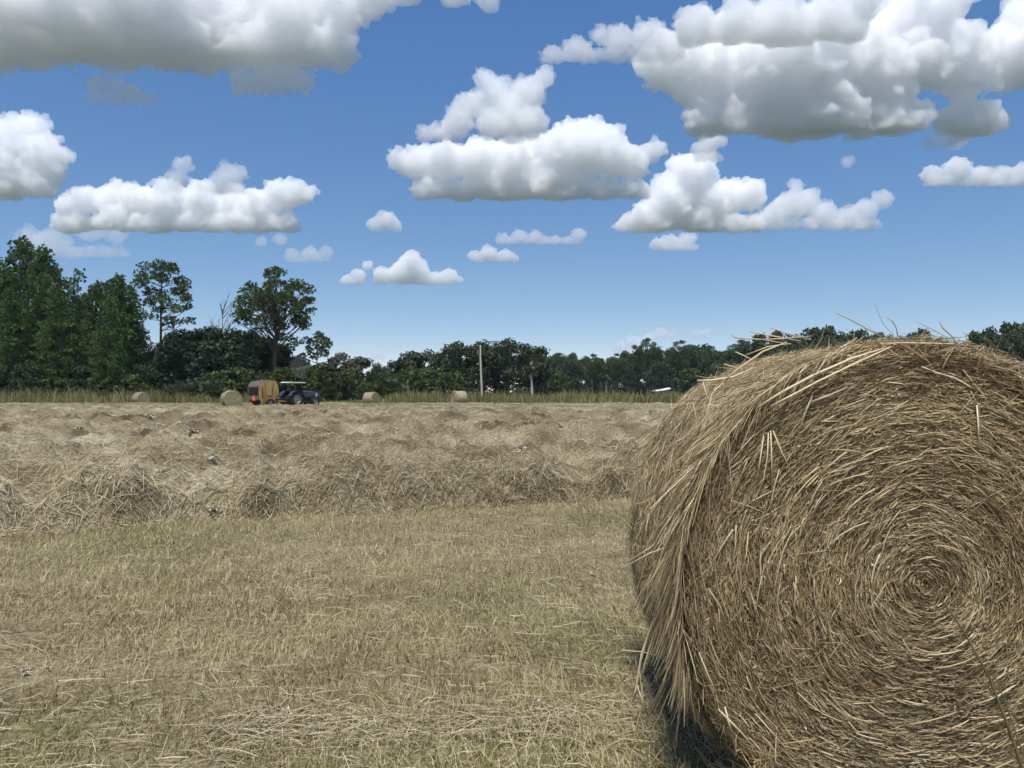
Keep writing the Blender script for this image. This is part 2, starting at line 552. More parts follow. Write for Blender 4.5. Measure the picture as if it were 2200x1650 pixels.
def build_cut_hay():
    nr, nc = 350, 470
    u = np.linspace(-1.05, 1.05, nc)
    y0 = (A0 - .7) / (1 - A1 * u)
    t = np.linspace(0, 1, nr)[:, None] ** .85
    Y = y0[None, :] * (89.0 / y0[None, :]) ** t
    X = u[None, :] * Y
    jx = (hash2(np.arange(nr)[:, None] + 0 * X, np.arange(nc)[None, :] + 0 * X, 3) - .5)
    X = X + jx * .002 * Y
    Z = hay_h(X, Y)
    V = np.stack([X, Y + lean_y(X, Y, np.maximum(Z, 0)), Z], -1).reshape(-1, 3)
    i = (np.arange(nr - 1)[:, None] * nc + np.arange(nc - 1)[None, :]).ravel()
    Q = np.stack([i, i + 1, i + nc + 1, i + nc], 1)
    tt = .45 + 1.3 * (fbm(X * 1.7, Y * 1.7, 4, 41) - .5) + .6 * (fbm(X * .25, Y * .25, 2, 43) - .5)
    C = pal(tt.ravel(), HAY) * .62  # bed colour darkened to paint shade into the hollows between straws
    o = link('cut_hay', mesh_np('cut_hay', V, Q, C, M_haybed, False))
    tag(o, 'cut hay lying in ragged windrows across the field', 'hay', kind='stuff')
    # straws lying on the bed
    g = np.random.default_rng(4)
    N = 180000
    yy = 6.3 * (82 / 6.3) ** (g.random(N) ** 1.1)
    xx = (g.random(N) * 2 - 1) * .98 * yy
    # a denser fringe on the face of the front windrow
    k = 30000
    xx[:k] = g.uniform(-9, 9, k)
    yy[:k] = A0 + A1 * xx[:k] + g.normal(.35, .3, k)
    s = front_s(xx, yy)
    ok = s > .02
    xx, yy = xx[ok], yy[ok]
    N = len(xx)
    L = g.uniform(.05, .19, N) * (1 + .018 * yy)
    a = g.uniform(0, math.pi, N)
    a = np.where(g.random(N) < .5, g.normal(.35, .45, N), a)
    dx, dy = np.cos(a), np.sin(a)
    S = 3
    pts = np.empty((N, S, 3))
    lift = np.abs(g.normal(0, .02, N)) + .004
    hc = np.maximum(hay_h(xx, yy), 0)
    e1, e2 = hay_h(xx - dx * L * .5, yy - dy * L * .5), hay_h(xx + dx * L * .5, yy + dy * L * .5)
    slope = np.clip((e2 - e1) / L, -.9, .9) + g.normal(0, .16, N)
    bow = np.abs(g.normal(0, .05, N))
    ly = lean_y(xx, yy, hc)
    for j, tt in enumerate((-.5, 0, .5)):
        pts[:, j, 0], pts[:, j, 1] = xx + dx * L * tt + (0 if j == 1 else g.normal(0, .006, N)), yy + dy * L * tt + ly
        pts[:, j, 2] = np.maximum(hc + lift + slope * L * tt - (bow * L if j != 1 else 0), .004)
    up = g.random(N) < .10
    pts[up, 2, 2] += L[up] * g.uniform(.2, .8, up.sum())
    side = np.stack([-dy, dx, g.normal(0, .8, N)], -1)
    wd = g.uniform(.002, .0044, N) * (1 + .078 * yy)
    tt = np.clip(g.normal(.56, .26, N) + .9 * (fbm(xx * .8, yy * .8, 3, 51) - .5), 0, 1)
    C = pal(tt, HAY)
    so = link('straw_layer', ribbons('straw_layer', pts, side, wd, C, M_hay, (.6, 1, .5)), o)
    tag(so, kind='stuff')


build_cut_hay()

BX, BY, BR, BL = 1.321, 2.49, .76, 1.22      # the near bale: face centre, radius, length
BRZ = R(-1.5)


def build_stubble():
    g = np.random.default_rng(9)
    N = 240000
    yy = 1.55 * (11.5 / 1.55) ** (g.random(N) ** .8)
    xx = (g.random(N) * 2 - 1) * (.88 * yy + .25)
    ok = (front_s(xx, yy) < .12)
    bl = ((xx - BX) + .0 * yy)
    inside = (np.abs(bl) < .6) & (yy > BY + .06) & (yy < BY + BL - .05)
    ok &= ~inside
    cl = fbm(xx * 5.5, yy * 5.5, 2, 77)
    ok &= g.random(N) < np.clip(.25 + 1.5 * (cl - .25), .12, 1)
    xx, yy = xx[ok], yy[ok]
    N = len(xx)
    big = fbm(xx * .75, yy * .75, 3, 61)
    L = g.uniform(.025, .075, N) * (.55 + .9 * big) * (1 + .02 * yy)
    tall = g.random(N) < .03
    L[tall] *= g.uniform(1.4, 2.3, tall.sum())
    wd = g.uniform(.0024, .005, N) * (.75 + .14 * yy)
    lean = np.clip((xx + .8) * .16, -.1, .6)
    dx = -lean + g.normal(0, .42, N)
    dy = g.normal(.1, .42, N)
    flat = g.random(N) < .22
    dx[flat] *= 3
    dy[flat] *= 3
    d = np.stack([dx, dy, np.ones(N)], -1)
    d /= np.linalg.norm(d, axis=1, keepdims=True)
    b = np.stack([xx, yy, np.full(N, -.004)], -1)
    bend = np.stack([g.normal(0, .3, N) + dx * .4, g.normal(0, .3, N), -np.abs(g.normal(0, .25, N))], -1)
    pts = np.stack([b, b + d * L[:, None] * .55, b + d * L[:, None] + bend * L[:, None] * .4], 1)
    pts[:, 2, 2] = np.maximum(pts[:, 2, 2], .004)
    an = g.uniform(0, math.pi, N)
    side = np.stack([np.cos(an), np.sin(an) * .6, g.normal(0, .2, N)], -1)
    dry = [(0, (.18, .134, .068)), (.3, (.335, .272, .142)), (.65, (.485, .41, .225)), (1, (.66, .58, .355))]
    grn = [(0, (.13, .14, .045)), (.5, (.25, .26, .09)), (1, (.38, .38, .15))]
    band = fbm(xx * .22 + 4, (yy - A1 * xx) * 1.5, 3, 88)
    C = pal(np.clip(g.normal(.52, .25, N) + .45 * (big - .5) + .7 * (band - .43), 0, 1), dry)
    G = pal(g.random(N), grn)
    gp = .02 + .45 * np.clip(fbm(xx * .9, yy * .9, 3, 91) - .47, 0, 1) + .6 * np.exp(-((yy - 2.7) / .4) ** 2)
    gp += 1.4 * np.exp(-((xx + 2.0) / .36) ** 2 - ((yy - 3.08) / .16) ** 2)
    gm = g.random(N) < gp * .75
    C[gm] = G[gm]
    o = link('stubble_grass', ribbons('stubble_grass', pts, side, wd, C, M_blade, (1, .8, .18)))
    tag(o, 'short dry stubble grass covering the mown foreground', 'grass', kind='stuff')
    # cut straws scattered flat in the stubble
    N = 16000
    yy = 1.6 * (10 / 1.6) ** g.random(N)
    xx = (g.random(N) * 2 - 1) * (.88 * yy + .25)
    # more litter along the dropped band in front of the bale
    k = 2600
    xx[:k] = g.uniform(-1.2, 1.5, k)
    yy[:k] = 3.15 + .06 * xx[:k] + g.normal(0, .12, k)
    ok = (front_s(xx, yy) < .1) & ~((np.abs(xx - BX) < .55) & (yy > BY) & (yy < BY + BL))
    xx, yy = xx[ok], yy[ok]
    N = len(xx)
    L = g.uniform(.04, .2, N)
    a = np.where(g.random(N) < .5, g.normal(0, .45, N), g.uniform(0, math.pi, N))
    pts = np.empty((N, 3, 3))
    z0 = g.uniform(.004, .035, N)
    for j, tt in enumerate((-.5, 0, .5)):
        pts[:, j, 0] = xx + np.cos(a) * L * tt
        pts[:, j, 1] = yy + np.sin(a) * L * tt
        pts[:, j, 2] = np.maximum(z0 + (g.normal(0, .008, N) if j != 1 else .006), .004)
    side = np.stack([-np.sin(a), np.cos(a), g.normal(0, .6, N)], -1)
    C = pal(np.clip(g.normal(.62, .22, N), 0, 1), HAY)
    so = link('straw_litter', ribbons('straw_litter', pts, side, g.uniform(.002, .0045, N), C, M_hay, (.7, 1, .6)), o)
    tag(so, kind='stuff')


build_stubble()


# ------------------------------------------------------------------ round hay bales
def bale_body(rng, Rr, L, nseg=160, bump=.02):
    """closed lumpy drum, axis along +y, front face at y = 0 bulging towards -y"""
    prof = []
    for r in np.linspace(0, Rr - .045, 22):
        prof.append((r, -.035 * (1 - (r / Rr) ** 2)))
    for a in np.linspace(0, 90, 6)[1:]:
        prof.append((Rr - .045 + .045 * math.sin(R(a)), .045 - .045 * math.cos(R(a))))
    for y in np.linspace(.09, L - .09, 14):
        prof.append((Rr, y))
    for a in np.linspace(90, 0, 6)[:-1]:
        prof.append((Rr - .045 + .045 * math.sin(R(a)), L - .045 + .045 * math.cos(R(a))))
    for r in np.linspace(Rr - .045, 0, 12):
        prof.append((r, L + .03 * (1 - (r / Rr) ** 2)))
    pr = np.array(prof)
    nr = len(pr)
    th = np.linspace(0, 2 * math.pi, nseg, endpoint=False)
    T, I = np.meshgrid(th, np.arange(nr))
    r, y = pr[I.astype(int), 0], pr[I.astype(int), 1]
    n1 = fbm(np.cos(T) * 3 + 10 + I * .3, np.sin(T) * 3 + 10 + I * .22, 4, rng.randrange(99)) - .5
    edge = np.clip((r / Rr - .3) / .7, 0, 1)
    r2 = np.maximum(r + n1 * bump * 2.2 * edge, 0)
    ridge = (vnoise(r * 42, T * 1.2, 7) - .5) * .014
    y2 = y + np.where(y < .04, ridge + n1 * bump * .8, n1 * bump * .4)
    V = np.stack([np.cos(T) * r2, y2, np.sin(T) * r2], -1).reshape(-1, 3)
    a = (np.arange(nr - 1)[:, None] * nseg + np.arange(nseg)[None, :])
    b = (np.arange(nr - 1)[:, None] * nseg + (np.arange(nseg)[None, :] + 1) % nseg)
    Q = np.stack([a, b, b + nseg, a + nseg], -1).reshape(-1, 4)
    C = pal(np.clip(.3 + .5 * (fbm(T * 6 + 5, r * 25, 3, 2) - .5).ravel(), 0, 1), STRAW)  # core toned dark so gaps between straws read as shade
    return V, Q, C


def face_y(r, Rr):
    return -.035 * (1 - (r / Rr) ** 2)


def build_near_bale():
    rng = random.Random(5)
    g = np.random.default_rng(12)
    root = empty('hay_bale', (BX, BY, 0), BRZ)
    tag(root, 'big round hay bale close up, its spiral face filling the lower right', 'hay bale')
    V, Q, C = bale_body(rng, BR - .012, BL)
    V[:, 2] += BR - .01
    t_ = np.clip((BR - .01 - V[:, 2]) / BR, 0, 1)
    V[:, 0] *= 1 + .30 * t_ * t_
    link('packed_core', mesh_np('packed_core', V, Q, C, M_balecore, True), root)
    CZ = BR - .01
    EY = -.004

    def slump(p):
        """the bale has slumped: its lower half spreads, its foot is flat on the ground"""
        t = np.clip((CZ - p[..., 2]) / BR, 0, 1)
        p[..., 0] *= 1 + .30 * t * t
        p[..., 2] = np.maximum(p[..., 2], .004)
        return p

    def zone(r, th):
        z = .42 + .5 * (fbm(r * 13, np.cos(th) * 1.1 + 3, 3, 5) - .5)
        z = z + .22 * np.exp(-((r - .17) / .09) ** 2) - .12 * np.clip((r - .45) / .25, 0, 1) * (np.sin(th) > .2)
        z = z + .45 * (fbm(np.cos(th) * r * 5 + 9, np.sin(th) * r * 5 + 9, 3, 6) - .5)
        return z
    # ---- face: straws wound round the eye
    N = 92000
    r = np.sqrt(g.random(N) * (BR * .985) ** 2 * .985 + .0004)
    th = g.uniform(-math.pi, math.pi, N)
    L = np.clip(g.lognormal(math.log(.045), .6, N), .012, .26)
    half = np.minimum(L / (2 * np.maximum(r, .02)), .8)
    jit = g.normal(0, .24, N)
    jit = np.where(g.random(N) < .2, g.normal(0, .75, N), jit)
    layer = g.random(N) ** 1.5
    S = 3
    pts = np.empty((N, S, 3))
    eyef = (1 - np.clip(r / BR, 0, 1)) ** 1.2
    o1, o2 = g.normal(0, .005, N), np.abs(g.normal(0, .004, N))
    poke = g.random(N) < .035
    for j, t in enumerate(np.linspace(-1, 1, S)):
        rr = np.clip(r + t * half * r * np.tan(np.clip(jit, -1.2, 1.2)), .002, BR * 1.0)
        a = th + t * half
        pts[:, j, 0] = np.cos(a) * rr
        pts[:, j, 2] = np.sin(a) * rr + CZ + EY * eyef
        ridge = (vnoise(rr * 42, a % (2 * math.pi) * 1.2, 7) - .5) * .014
        pts[:, j, 1] = face_y(rr, BR) + ridge + .004 - layer * .018 - o1 * t - o2 * (1 - t * t) - np.where(poke, (t + 1) * .5 * L * .35, 0)
    side = np.stack([np.cos(th), g.normal(0, .75, N), np.sin(th)], -1)
    wd = g.uniform(.0013, .0039, N) * (.7 + .6 * layer)
    tt = np.clip(zone(r, th) * .8 + .17 * layer + g.normal(0, .165, N) - .05, 0, 1)  # deeper straws coloured darker, painting in the shade between layers
    C = pal(tt, STRAW)
    o = link('spiral_straw', ribbons('spiral_straw', slump(pts), side, wd, C, M_straw, (.55, 1, .45)), root)
    tag(o, kind='stuff')
    # ---- broken leaf and chaff between the straws
    N = 26000
    r = np.sqrt(g.random(N)) * BR * .985
    th = g.uniform(-math.pi, math.pi, N)
    c = np.stack([np.cos(th) * r, face_y(r, BR) - g.uniform(.0, .016, N), np.sin(th) * r + CZ + EY * (1 - r / BR) ** 1.2], -1)
    a = th + math.pi / 2 + g.normal(0, .8, N)
    d = np.stack([np.cos(a), g.normal(0, .35, N), np.sin(a)], -1)
    l = g.uniform(.005, .018, N)
    pts = np.stack([c - d * l[:, None] * .5, c + g.normal(0, .0015, (N, 3)), c + d * l[:, None] * .5], 1)
    o = link('chaff', ribbons('chaff', slump(pts), np.cross(d, g.normal(0, .5, (N, 3)) + np.array([0, 1, 0])), g.uniform(.002, .007, N), pal(np.clip(g.normal(.42, .24, N) + .4 * (zone(r, th) - .45), 0, 1), STRAW), M_straw, (.4, 1, .3)), root)
    tag(o, kind='stuff')
    # ---- drum side: straws wrapped round
    N = 36000
    th = g.uniform(-math.pi, math.pi, N)
    th[:14000] = g.uniform(R(60), R(235), 14000)
    y0 = g.uniform(-.005, BL, N)
    L = np.clip(g.lognormal(math.log(.11), .6, N), .03, .45)
    half = L / (2 * BR)
    jit = np.clip(np.where(g.random(N) < .5, g.normal(0, .3, N), g.normal(0, .8, N)), -1.25, 1.25)
    layer = g.random(N) ** 1.6
    sag = fbm(np.cos(th) * 3 + 10 + 25 * .3, np.sin(th) * 3 + 10 + 25 * .22, 3, 4) - .5
    S = 3
    pts = np.empty((N, S, 3))
    e1, e2 = np.abs(g.normal(0, .013, N)), np.abs(g.normal(0, .013, N))
    for j, t in enumerate(np.linspace(-1, 1, S)):
        a = th + t * half
        y = y0 + t * .5 * L * np.tan(jit)
        rr = BR - .006 + sag * .05 + layer * .028 + np.where(t > 0, e1, e2) * t * t
        rr = rr - .04 * np.clip((.06 - y) / .06, 0, 1) ** 2
        pts[:, j, 0] = np.cos(a) * rr
        pts[:, j, 2] = np.maximum(np.sin(a) * rr + CZ, .006)
        pts[:, j, 1] = np.clip(y, -.05, BL + .04)
    side = np.stack([np.cos(th) * .5 * g.normal(0, 1, N), np.ones(N), np.sin(th) * .5 * g.normal(0, 1, N)], -1)
    wd = g.uniform(.0022, .0056, N)
    tt = np.clip(.36 + .3 * layer + g.normal(0, .2, N) + .4 * (fbm(th * 3 + 20, y0 * 5, 3, 3) - .5), 0, 1)  # inner straws coloured darker, outer ones paler: painted depth shading
    o = link('wrapped_straw', ribbons('wrapped_straw', slump(pts), side, wd, pal(tt, STRAW), M_straw, (.55, 1, .4)), root)
    tag(o, kind='stuff')
    # ---- shaggy fringe hanging over the rim, mostly down the left side
    N = 7000
    th = np.concatenate([g.triangular(R(95), R(150), R(212), 5200), g.uniform(R(20), R(100), 1800)])
    y0 = np.concatenate([np.abs(g.normal(.03, .09, 3200)), g.uniform(.1, BL, 2000), np.abs(g.normal(.05, .08, 1800))])
    L = np.clip(g.lognormal(math.log(.085), .5, N), .03, .28)
    tang = np.stack([-np.sin(th) + g.normal(0, .3, N), g.normal(0, .5, N), np.cos(th) + g.normal(0, .15, N)], -1)      # anticlockwise: down on the left
    flip = g.random(2000) < .45
    tang[3200:5200][flip] *= -1
    tang[3200:5200, 1] += g.normal(0, .7, 2000)
    L[3200:5200] *= .75
    tang[5200:] *= -1 * np.sign(np.cos(th[5200:]))[:, None] * -1
    rad = np.stack([np.cos(th), g.normal(-.15, .3, N), np.sin(th)], -1)
    b = np.stack([np.cos(th) * (BR + .005), y0 - .02, np.sin(th) * (BR + .005) + CZ], -1) + rad * g.uniform(0, .03, N)[:, None]
    down = np.array([0, 0, -1.0])
    S = 4
    pts = np.empty((N, S, 3))
    fl = np.abs(g.normal(0, .16, N))
    grav = g.uniform(.1, .65, N)
    for j, t in enumerate(np.linspace(0, 1, S)):
        pts[:, j] = b + (tang * (1 - grav[:, None]) + rad * fl[:, None] + down * grav[:, None]) * (L * t)[:, None] + down * (grav * .25 * L * t * t)[:, None]
        q = pts[:, j]
        rr = np.hypot(q[:, 0], q[:, 2] - CZ)
        inn = (rr < BR + .004) & (q[:, 1] > .0)
        f = np.where(inn, (BR + .004) / np.maximum(rr, .01), 1)
        q[:, 0] *= f
        q[:, 2] = (q[:, 2] - CZ) * f + CZ
        q[:, 2] = np.maximum(q[:, 2], .01)
    side = np.cross(tang, g.normal(0, 1, (N, 3)))
    wd = g.uniform(.0014, .0038, N)
    tt = np.clip(g.normal(.46, .25, N), 0, 1)
    o = link('rim_fringe', ribbons('rim_fringe', slump(pts), side, wd, pal(tt, STRAW), M_straw, (.7, 1, .9, .4)), root)
    tag(o, kind='stuff')
    # ---- loose wisps standing off the top
    N = 1500
    th = np.clip(g.normal(R(100), R(28), N), R(35), R(175))
    y0 = g.uniform(.0, BL, N)
    L = np.clip(g.lognormal(math.log(.07), .5, N), .03, .22)
    sg = np.where(g.random(N) < .6, 1, -1)
    tang = np.stack([-np.sin(th) * sg, g.normal(0, .4, N), np.cos(th) * sg], -1)
    rad = np.stack([np.cos(th), g.normal(0, .2, N), np.sin(th)], -1)
    b = np.stack([np.cos(th) * (BR + .008), y0, np.sin(th) * (BR + .008) + CZ], -1)
    cu = g.uniform(.05, .6, N)
    pts = np.stack([b + (tang * (1 - .3 * t) + rad * cu[:, None] * (.3 + .7 * t)) * (L * t)[:, None] for t in np.linspace(0, 1, 4)], 1)
    o = link('loose_wisps', ribbons('loose_wisps', pts, np.cross(tang, rad) + g.normal(0, .5, (N, 3)), g.uniform(.0014, .003, N),
                                   pal(np.clip(g.normal(.55, .22, N), 0, 1), STRAW), M_straw, (1, 1, .8, .3)), root)
    tag(o, kind='stuff')

    # ---- loose straw slipped down and heaped along the left foot
    N = 4200
    y0 = g.uniform(-.12, BL, N)
    x0 = -BR * .66 - g.normal(.06, .13, N)
    top = .30 * np.exp(-((x0 + BR * .58) / .17) ** 2) * (.5 + fbm(y0 * 5 + 3, x0 * 5 + 9, 3, 14))
    z0 = np.clip(top * g.random(N) ** .6, .008, None)
    a = g.uniform(0, math.pi, N)
    L = np.clip(g.lognormal(math.log(.10), .45, N), .04, .26)
    d = np.stack([np.cos(a) * .8, np.sin(a), g.normal(0, .45, N)], -1)
    c = np.stack([x0, y0, z0], -1)
    pts = np.stack([c - d * L[:, None] * .5, c + g.normal(0, .006, (N, 3)), c + d * L[:, None] * .5], 1)
    pts[..., 2] = np.maximum(pts[..., 2], .005)
    o = link('fallen_straw', ribbons('fallen_straw', pts, np.cross(d, g.normal(0, 1, (N, 3))), g.uniform(.0016, .004, N), pal(np.clip(g.normal(.45, .22, N), 0, 1), STRAW), M_straw, (.6, 1, .5)), root)
    tag(o, kind='stuff')

    # ---- straws that can be picked out one by one
    def stalk(p, wdt=.0065, tone=.95):
        p = np.array(p, float)
        d = p[-1] - p[0]
        sd = np.cross(d, (0, 1, 0))
        sd = sd + np.array([0, .3, 0]) * np.linalg.norm(sd)
        me = ribbons('stalk', p[None], sd[None], np.array([wdt]), pal(np.array([tone]), STRAW), M_straw,
                     np.interp(np.linspace(0, 1, len(p)), (0, .1, .85, 1), (.7, 1, .9, .5)))
        sol = link('stalk', me, root)
        md = sol.modifiers.new('thick', 'SOLIDIFY')
        md.thickness = .0022
        return sol

    def FP(px, py, out=.012):
        """pixel on the face plane -> local point standing out towards the camera"""
        y = BY - out
        wx, wz = (px - 1100) / F * y, CH + (HY - py) / F * y
        lx, ly = wx - BX, y - BY
        c, s = math.cos(-BRZ), math.sin(-BRZ)
        return (lx * c - ly * s, lx * s + ly * c - .0, wz)
    lines = [
        ([(1630, 874), (1680, 842), (1750, 805), (1830, 770), (1900, 748)], .010, .97, .05),
        ([(1655, 873), (1700, 850), (1760, 818), (1850, 775), (1915, 745)], .008, 1, .06),
        ([(1650, 930), (1648, 980), (1640, 1030), (1618, 1052)], .007, .9, .03), ([(1655, 925), (1657, 990), (1658, 1045)], .006, .92, .035),
        ([(1660, 925), (1678, 970), (1700, 1015)], .006, .9, .03), ([(1640, 935), (1632, 990), (1625, 1035)], .007, .9, .03),
        ([(1745, 850), (1728, 890), (1715, 930)], .008, .95, .02), ([(1738, 865), (1780, 850), (1820, 832)], .009, .95, .02),
        ([(1895, 820), (1930, 824), (1965, 826)], .006, .92, .02), ([(1880, 826), (1905, 815), (1930, 809)], .005, .85, .02),
        ([(1980, 788), (2010, 800), (2050, 812), (2100, 840), (2140, 860)], .007, .9, .03), ([(2098, 870), (2101, 915), (2101, 962)], .009, 1, .04),
        ([(2085, 840), (2095, 860), (2098, 872)], .005, .7, .03), ([(1805, 700 + 205), (1765, 905 + 0), (1765, 906)], .006, .9, .02),
        ([(1765, 907), (1790, 895), (1808, 885)], .006, .96, .02), ([(2110, 1150), (2145, 1138), (2190, 1128)], .008, .95, .03),
        ([(1862, 1165), (1890, 1152), (1935, 1142), (1985, 1145)], .010, 1, .03), ([(1870, 1160), (1878, 1178), (1885, 1190)], .006, .9, .02),
        ([(1974, 1115), (2010, 1122), (2045, 1138)], .009, 1, .02), ([(1815, 1145), (1860, 1120), (1910, 1098), (1960, 1086)], .007, .92, .02),
        ([(1835, 1185), (1838, 1200), (1846, 1262)], .006, .92, .02), ([(1845, 1260), (1842, 1300), (1842, 1345)], .006, .9, .02),
        ([(1845, 1310), (1862, 1345), (1885, 1385)], .007, .98, .02), ([(1790, 1300), (1812, 1345), (1840, 1392)], .006, .85, .015),
        ([(1935, 1400), (1975, 1408), (2020, 1400)], .008, .96, .02), ([(1900, 1372), (1950, 1378), (2020, 1374)], .005, .85, .015),
        ([(1855, 1440), (1880, 1455), (1908, 1468)], .009, 1, .02), ([(1768, 1495), (1795, 1522), (1820, 1540)], .008, .97, .02),
        ([(1555, 1515), (1562, 1545), (1570, 1572)], .008, 1, .02), ([(1680, 1480), (1715, 1535), (1740, 1575)], .004, .8, .01),
        ([(1930, 1638), (1960, 1634), (1985, 1632)], .008, 1, .02), ([(1540, 1520), (1590, 1570), (1625, 1612)], .006, .9, .02),
        ([(1620, 1530), (1665, 1580), (1700, 1620)], .006, .85, .02), ([(1500, 1400), (1520, 1450), (1548, 1510)], .007, .8, .02),
        ([(1930, 1455), (1980, 1452), (2025, 1450)], .007, .9, .015), ([(1610, 1120), (1640, 1110), (1680, 1085)], .004, .75, .02),
        ([(1570, 1075), (1610, 1088), (1650, 1105)], .004, .75, .02), ([(1650, 1235), (1670, 1220), (1685, 1208)], .005, .8, .015),
        ([(1520, 1262), (1545, 1300), (1560, 1350)], .005, .8, .015), ([(1690, 1140), (1712, 1147), (1728, 1156)], .004, .8, .015),
        ([(1960, 1220), (1952, 1270), (1950, 1305)], .005, .85, .015), ([(2000, 1330), (2025, 1322), (2060, 1325)], .005, .9, .015),
        ([(2150, 1260), (2135, 1240), (2160, 1275)], .005, .9, .02), ([(2060, 1120), (2090, 1150), (2125, 1190)], .006, .9, .015),
    ]
    for ln, wdt, tone, out in lines:
        stalk([FP(x, y, out + .006 * math.sin(i * 1.3)) for i, (x, y) in enumerate(ln)], wdt * .72, tone)
    # long straws hanging off the left rim and leaning out from the shoulder
    def SP(px, py, Y):
        q = P(px, py, Y)
        lx, ly = q.x - BX, q.y - BY
        c, s = math.cos(-BRZ), math.sin(-BRZ)
        return (lx * c - ly * s, lx * s + ly * c, q.z)
    rim = [([(1425, 1270), (1400, 1340), (1378, 1400), (1365, 1480), (1358, 1505)], 3.35, .012, .96), ([(1432, 1268), (1408, 1350), (1385, 1420), (1372, 1480)], 3.35, .010, .9),
           ([(1418, 1290), (1395, 1350), (1372, 1430), (1380, 1500), (1392, 1540)], 3.35, .008, .85), ([(1368, 1470), (1378, 1500), (1388, 1530)], 3.35, .007, .9),
           ([(1438, 1172), (1395, 1188), (1335, 1220)], 2.95, .007, .92), ([(1350, 1205), (1390, 1180), (1430, 1150)], 3.0, .006, .8), ([(1333, 1395), (1375, 1398), (1428, 1410)], 3.35, .006, .8),
           ([(1448, 1100), (1420, 1140), (1400, 1180)], 2.85, .008, .9), ([(1490, 1070), (1470, 1100), (1478, 1095)], 2.7, .008, 1), ([(1505, 990), (1480, 1040), (1455, 1100)], 2.75, .009, .9),
           ([(1530, 880), (1518, 850), (1510, 818), (1540, 816), (1570, 812)], 3.3, .007, .95), ([(1515, 930), (1518, 890), (1530, 845), (1560, 815)], 3.25, .007, .9),
           ([(1498, 818), (1530, 817), (1575, 810), (1620, 790)], 3.3, .010, .9), ([(1540, 830), (1590, 790), (1640, 755), (1690, 735)], 3.0, .009, .8), ([(1580, 756), (1600, 765), (1620, 775)], 3.3, .006, .85),
           ([(1797, 672), (1830, 688), (1870, 710), (1905, 730)], 3.2, .006, .6), ([(1905, 682), (1918, 690), (1926, 705), (1930, 730)], 3.0, .004, .55), ([(2018, 690), (2026, 705), (2045, 722), (2060, 745)], 2.9, .005, .5),
           ([(1572, 718), (1580, 726), (1640, 730), (1700, 740)], 3.4, .006, .7), ([(1655, 704), (1690, 716), (1740, 730)], 3.4, .006, .75), ([(1610, 712), (1660, 722), (1720, 733)], 3.4, .006, .85),
           ([(1605, 762), (1650, 745), (1700, 738)], 3.1, .006, .8), ([(1555, 782), (1575, 788), (1600, 798)], 3.3, .006, .85), ([(1625, 730), (1680, 728), (1745, 722)], 3.2, .006, .7)]
    for ln, Y, wdt, tone in rim:
        stalk([SP(x, y, Y * .909) for x, y in ln], wdt * .72 * Y / 2.74, tone)
    # random picked straws on the face and shoulder
    for i in range(90):
        r, a = BR * math.sqrt(rng.uniform(.02, .95)), rng.uniform(R(20), R(320))
        l = rng.uniform(.05, .14)
        jt = rng.gauss(0, .25)
        p = []
        for t in (-.5, -.15, .2, .5):
            aa = a + t * l / max(r, .06)
            rr = r + t * l * math.tan(jt)
            p.append((math.cos(aa) * rr, face_y(rr, BR) - .022 - rng.uniform(0, .006), math.sin(aa) * rr + CZ + EY * (1 - min(rr / BR, 1))))
        stalk(slump(np.array(p)), rng.uniform(.003, .005), rng.uniform(.7, 1))


build_near_bale()


def far_bale(label, px, py_base, Y, rz, r=.75, L=1.25, seed=1):
    rng = random.Random(seed)
    g = np.random.default_rng(seed)
    b = P(px, py_base, Y)
    root = empty('hay_bale', (b.x, Y, 0), rz)
    tag(root, label, 'hay bale', 'round bales left out in the far field')
    V, Q, C = bale_body(rng, r, L, 48, .03)
    V[:, 2] += r - .03
    V[:, 1] -= L / 2
    C = pal(np.clip(C[:, 0] * 1.6 + .35, 0, 1), HAY)
    link('packed_core', mesh_np('packed_core', V, Q, C, M_balecore, True), root)
    N = 2600
    th = g.uniform(-math.pi, math.pi, N)
    y0 = g.uniform(-L / 2, L / 2, N)
    half = g.uniform(.1, .3, N)
    pts = np.empty((N, 3, 3))
    lay = g.uniform(0, .05, N)
    for j, t in enumerate((-1, 0, 1)):
        a = th + t * half
        pts[:, j, 0] = np.cos(a) * (r + lay)
        pts[:, j, 2] = np.maximum(np.sin(a) * (r + lay) + r - .03, .01)
        pts[:, j, 1] = y0 + t * g.normal(0, .05, N)
    C = pal(np.clip(g.normal(.75, .2, N), 0, 1), HAY)
    o = link('wrapped_straw', ribbons('wrapped_straw', pts, np.stack([0 * th, 1 + 0 * th, g.normal(0, .4, N)], -1), g.uniform(.012, .03, N), C, M_hay, (.5, 1, .5)), root)
    tag(o, kind='stuff')
    N = 1600
    rr = r * np.sqrt(g.random(N))
    th = g.uniform(-math.pi, math.pi, N)
    half = np.minimum(.12 / np.maximum(rr, .05), .7)
    for sgn, nm in ((-1, 'spiral_straw'), (1, 'spiral_straw')):
        pts = np.empty((N, 3, 3))
        for j, t in enumerate((-1, 0, 1)):
            a = th + t * half
            pts[:, j, 0] = np.cos(a) * rr
            pts[:, j, 2] = np.sin(a) * rr + r - .03
            pts[:, j, 1] = sgn * (L / 2 + .045 - .03 * (rr / r) ** 2 + g.uniform(0, .02, N))
        C = pal(np.clip(g.normal(.62, .2, N), 0, 1), HAY)
        o = link(nm, ribbons(nm, pts, np.stack([np.cos(th), g.normal(0, .5, N), np.sin(th)], -1), g.uniform(.01, .022, N), C, M_hay, (.5, 1, .5)), root)
        tag(o, kind='stuff')
    return root


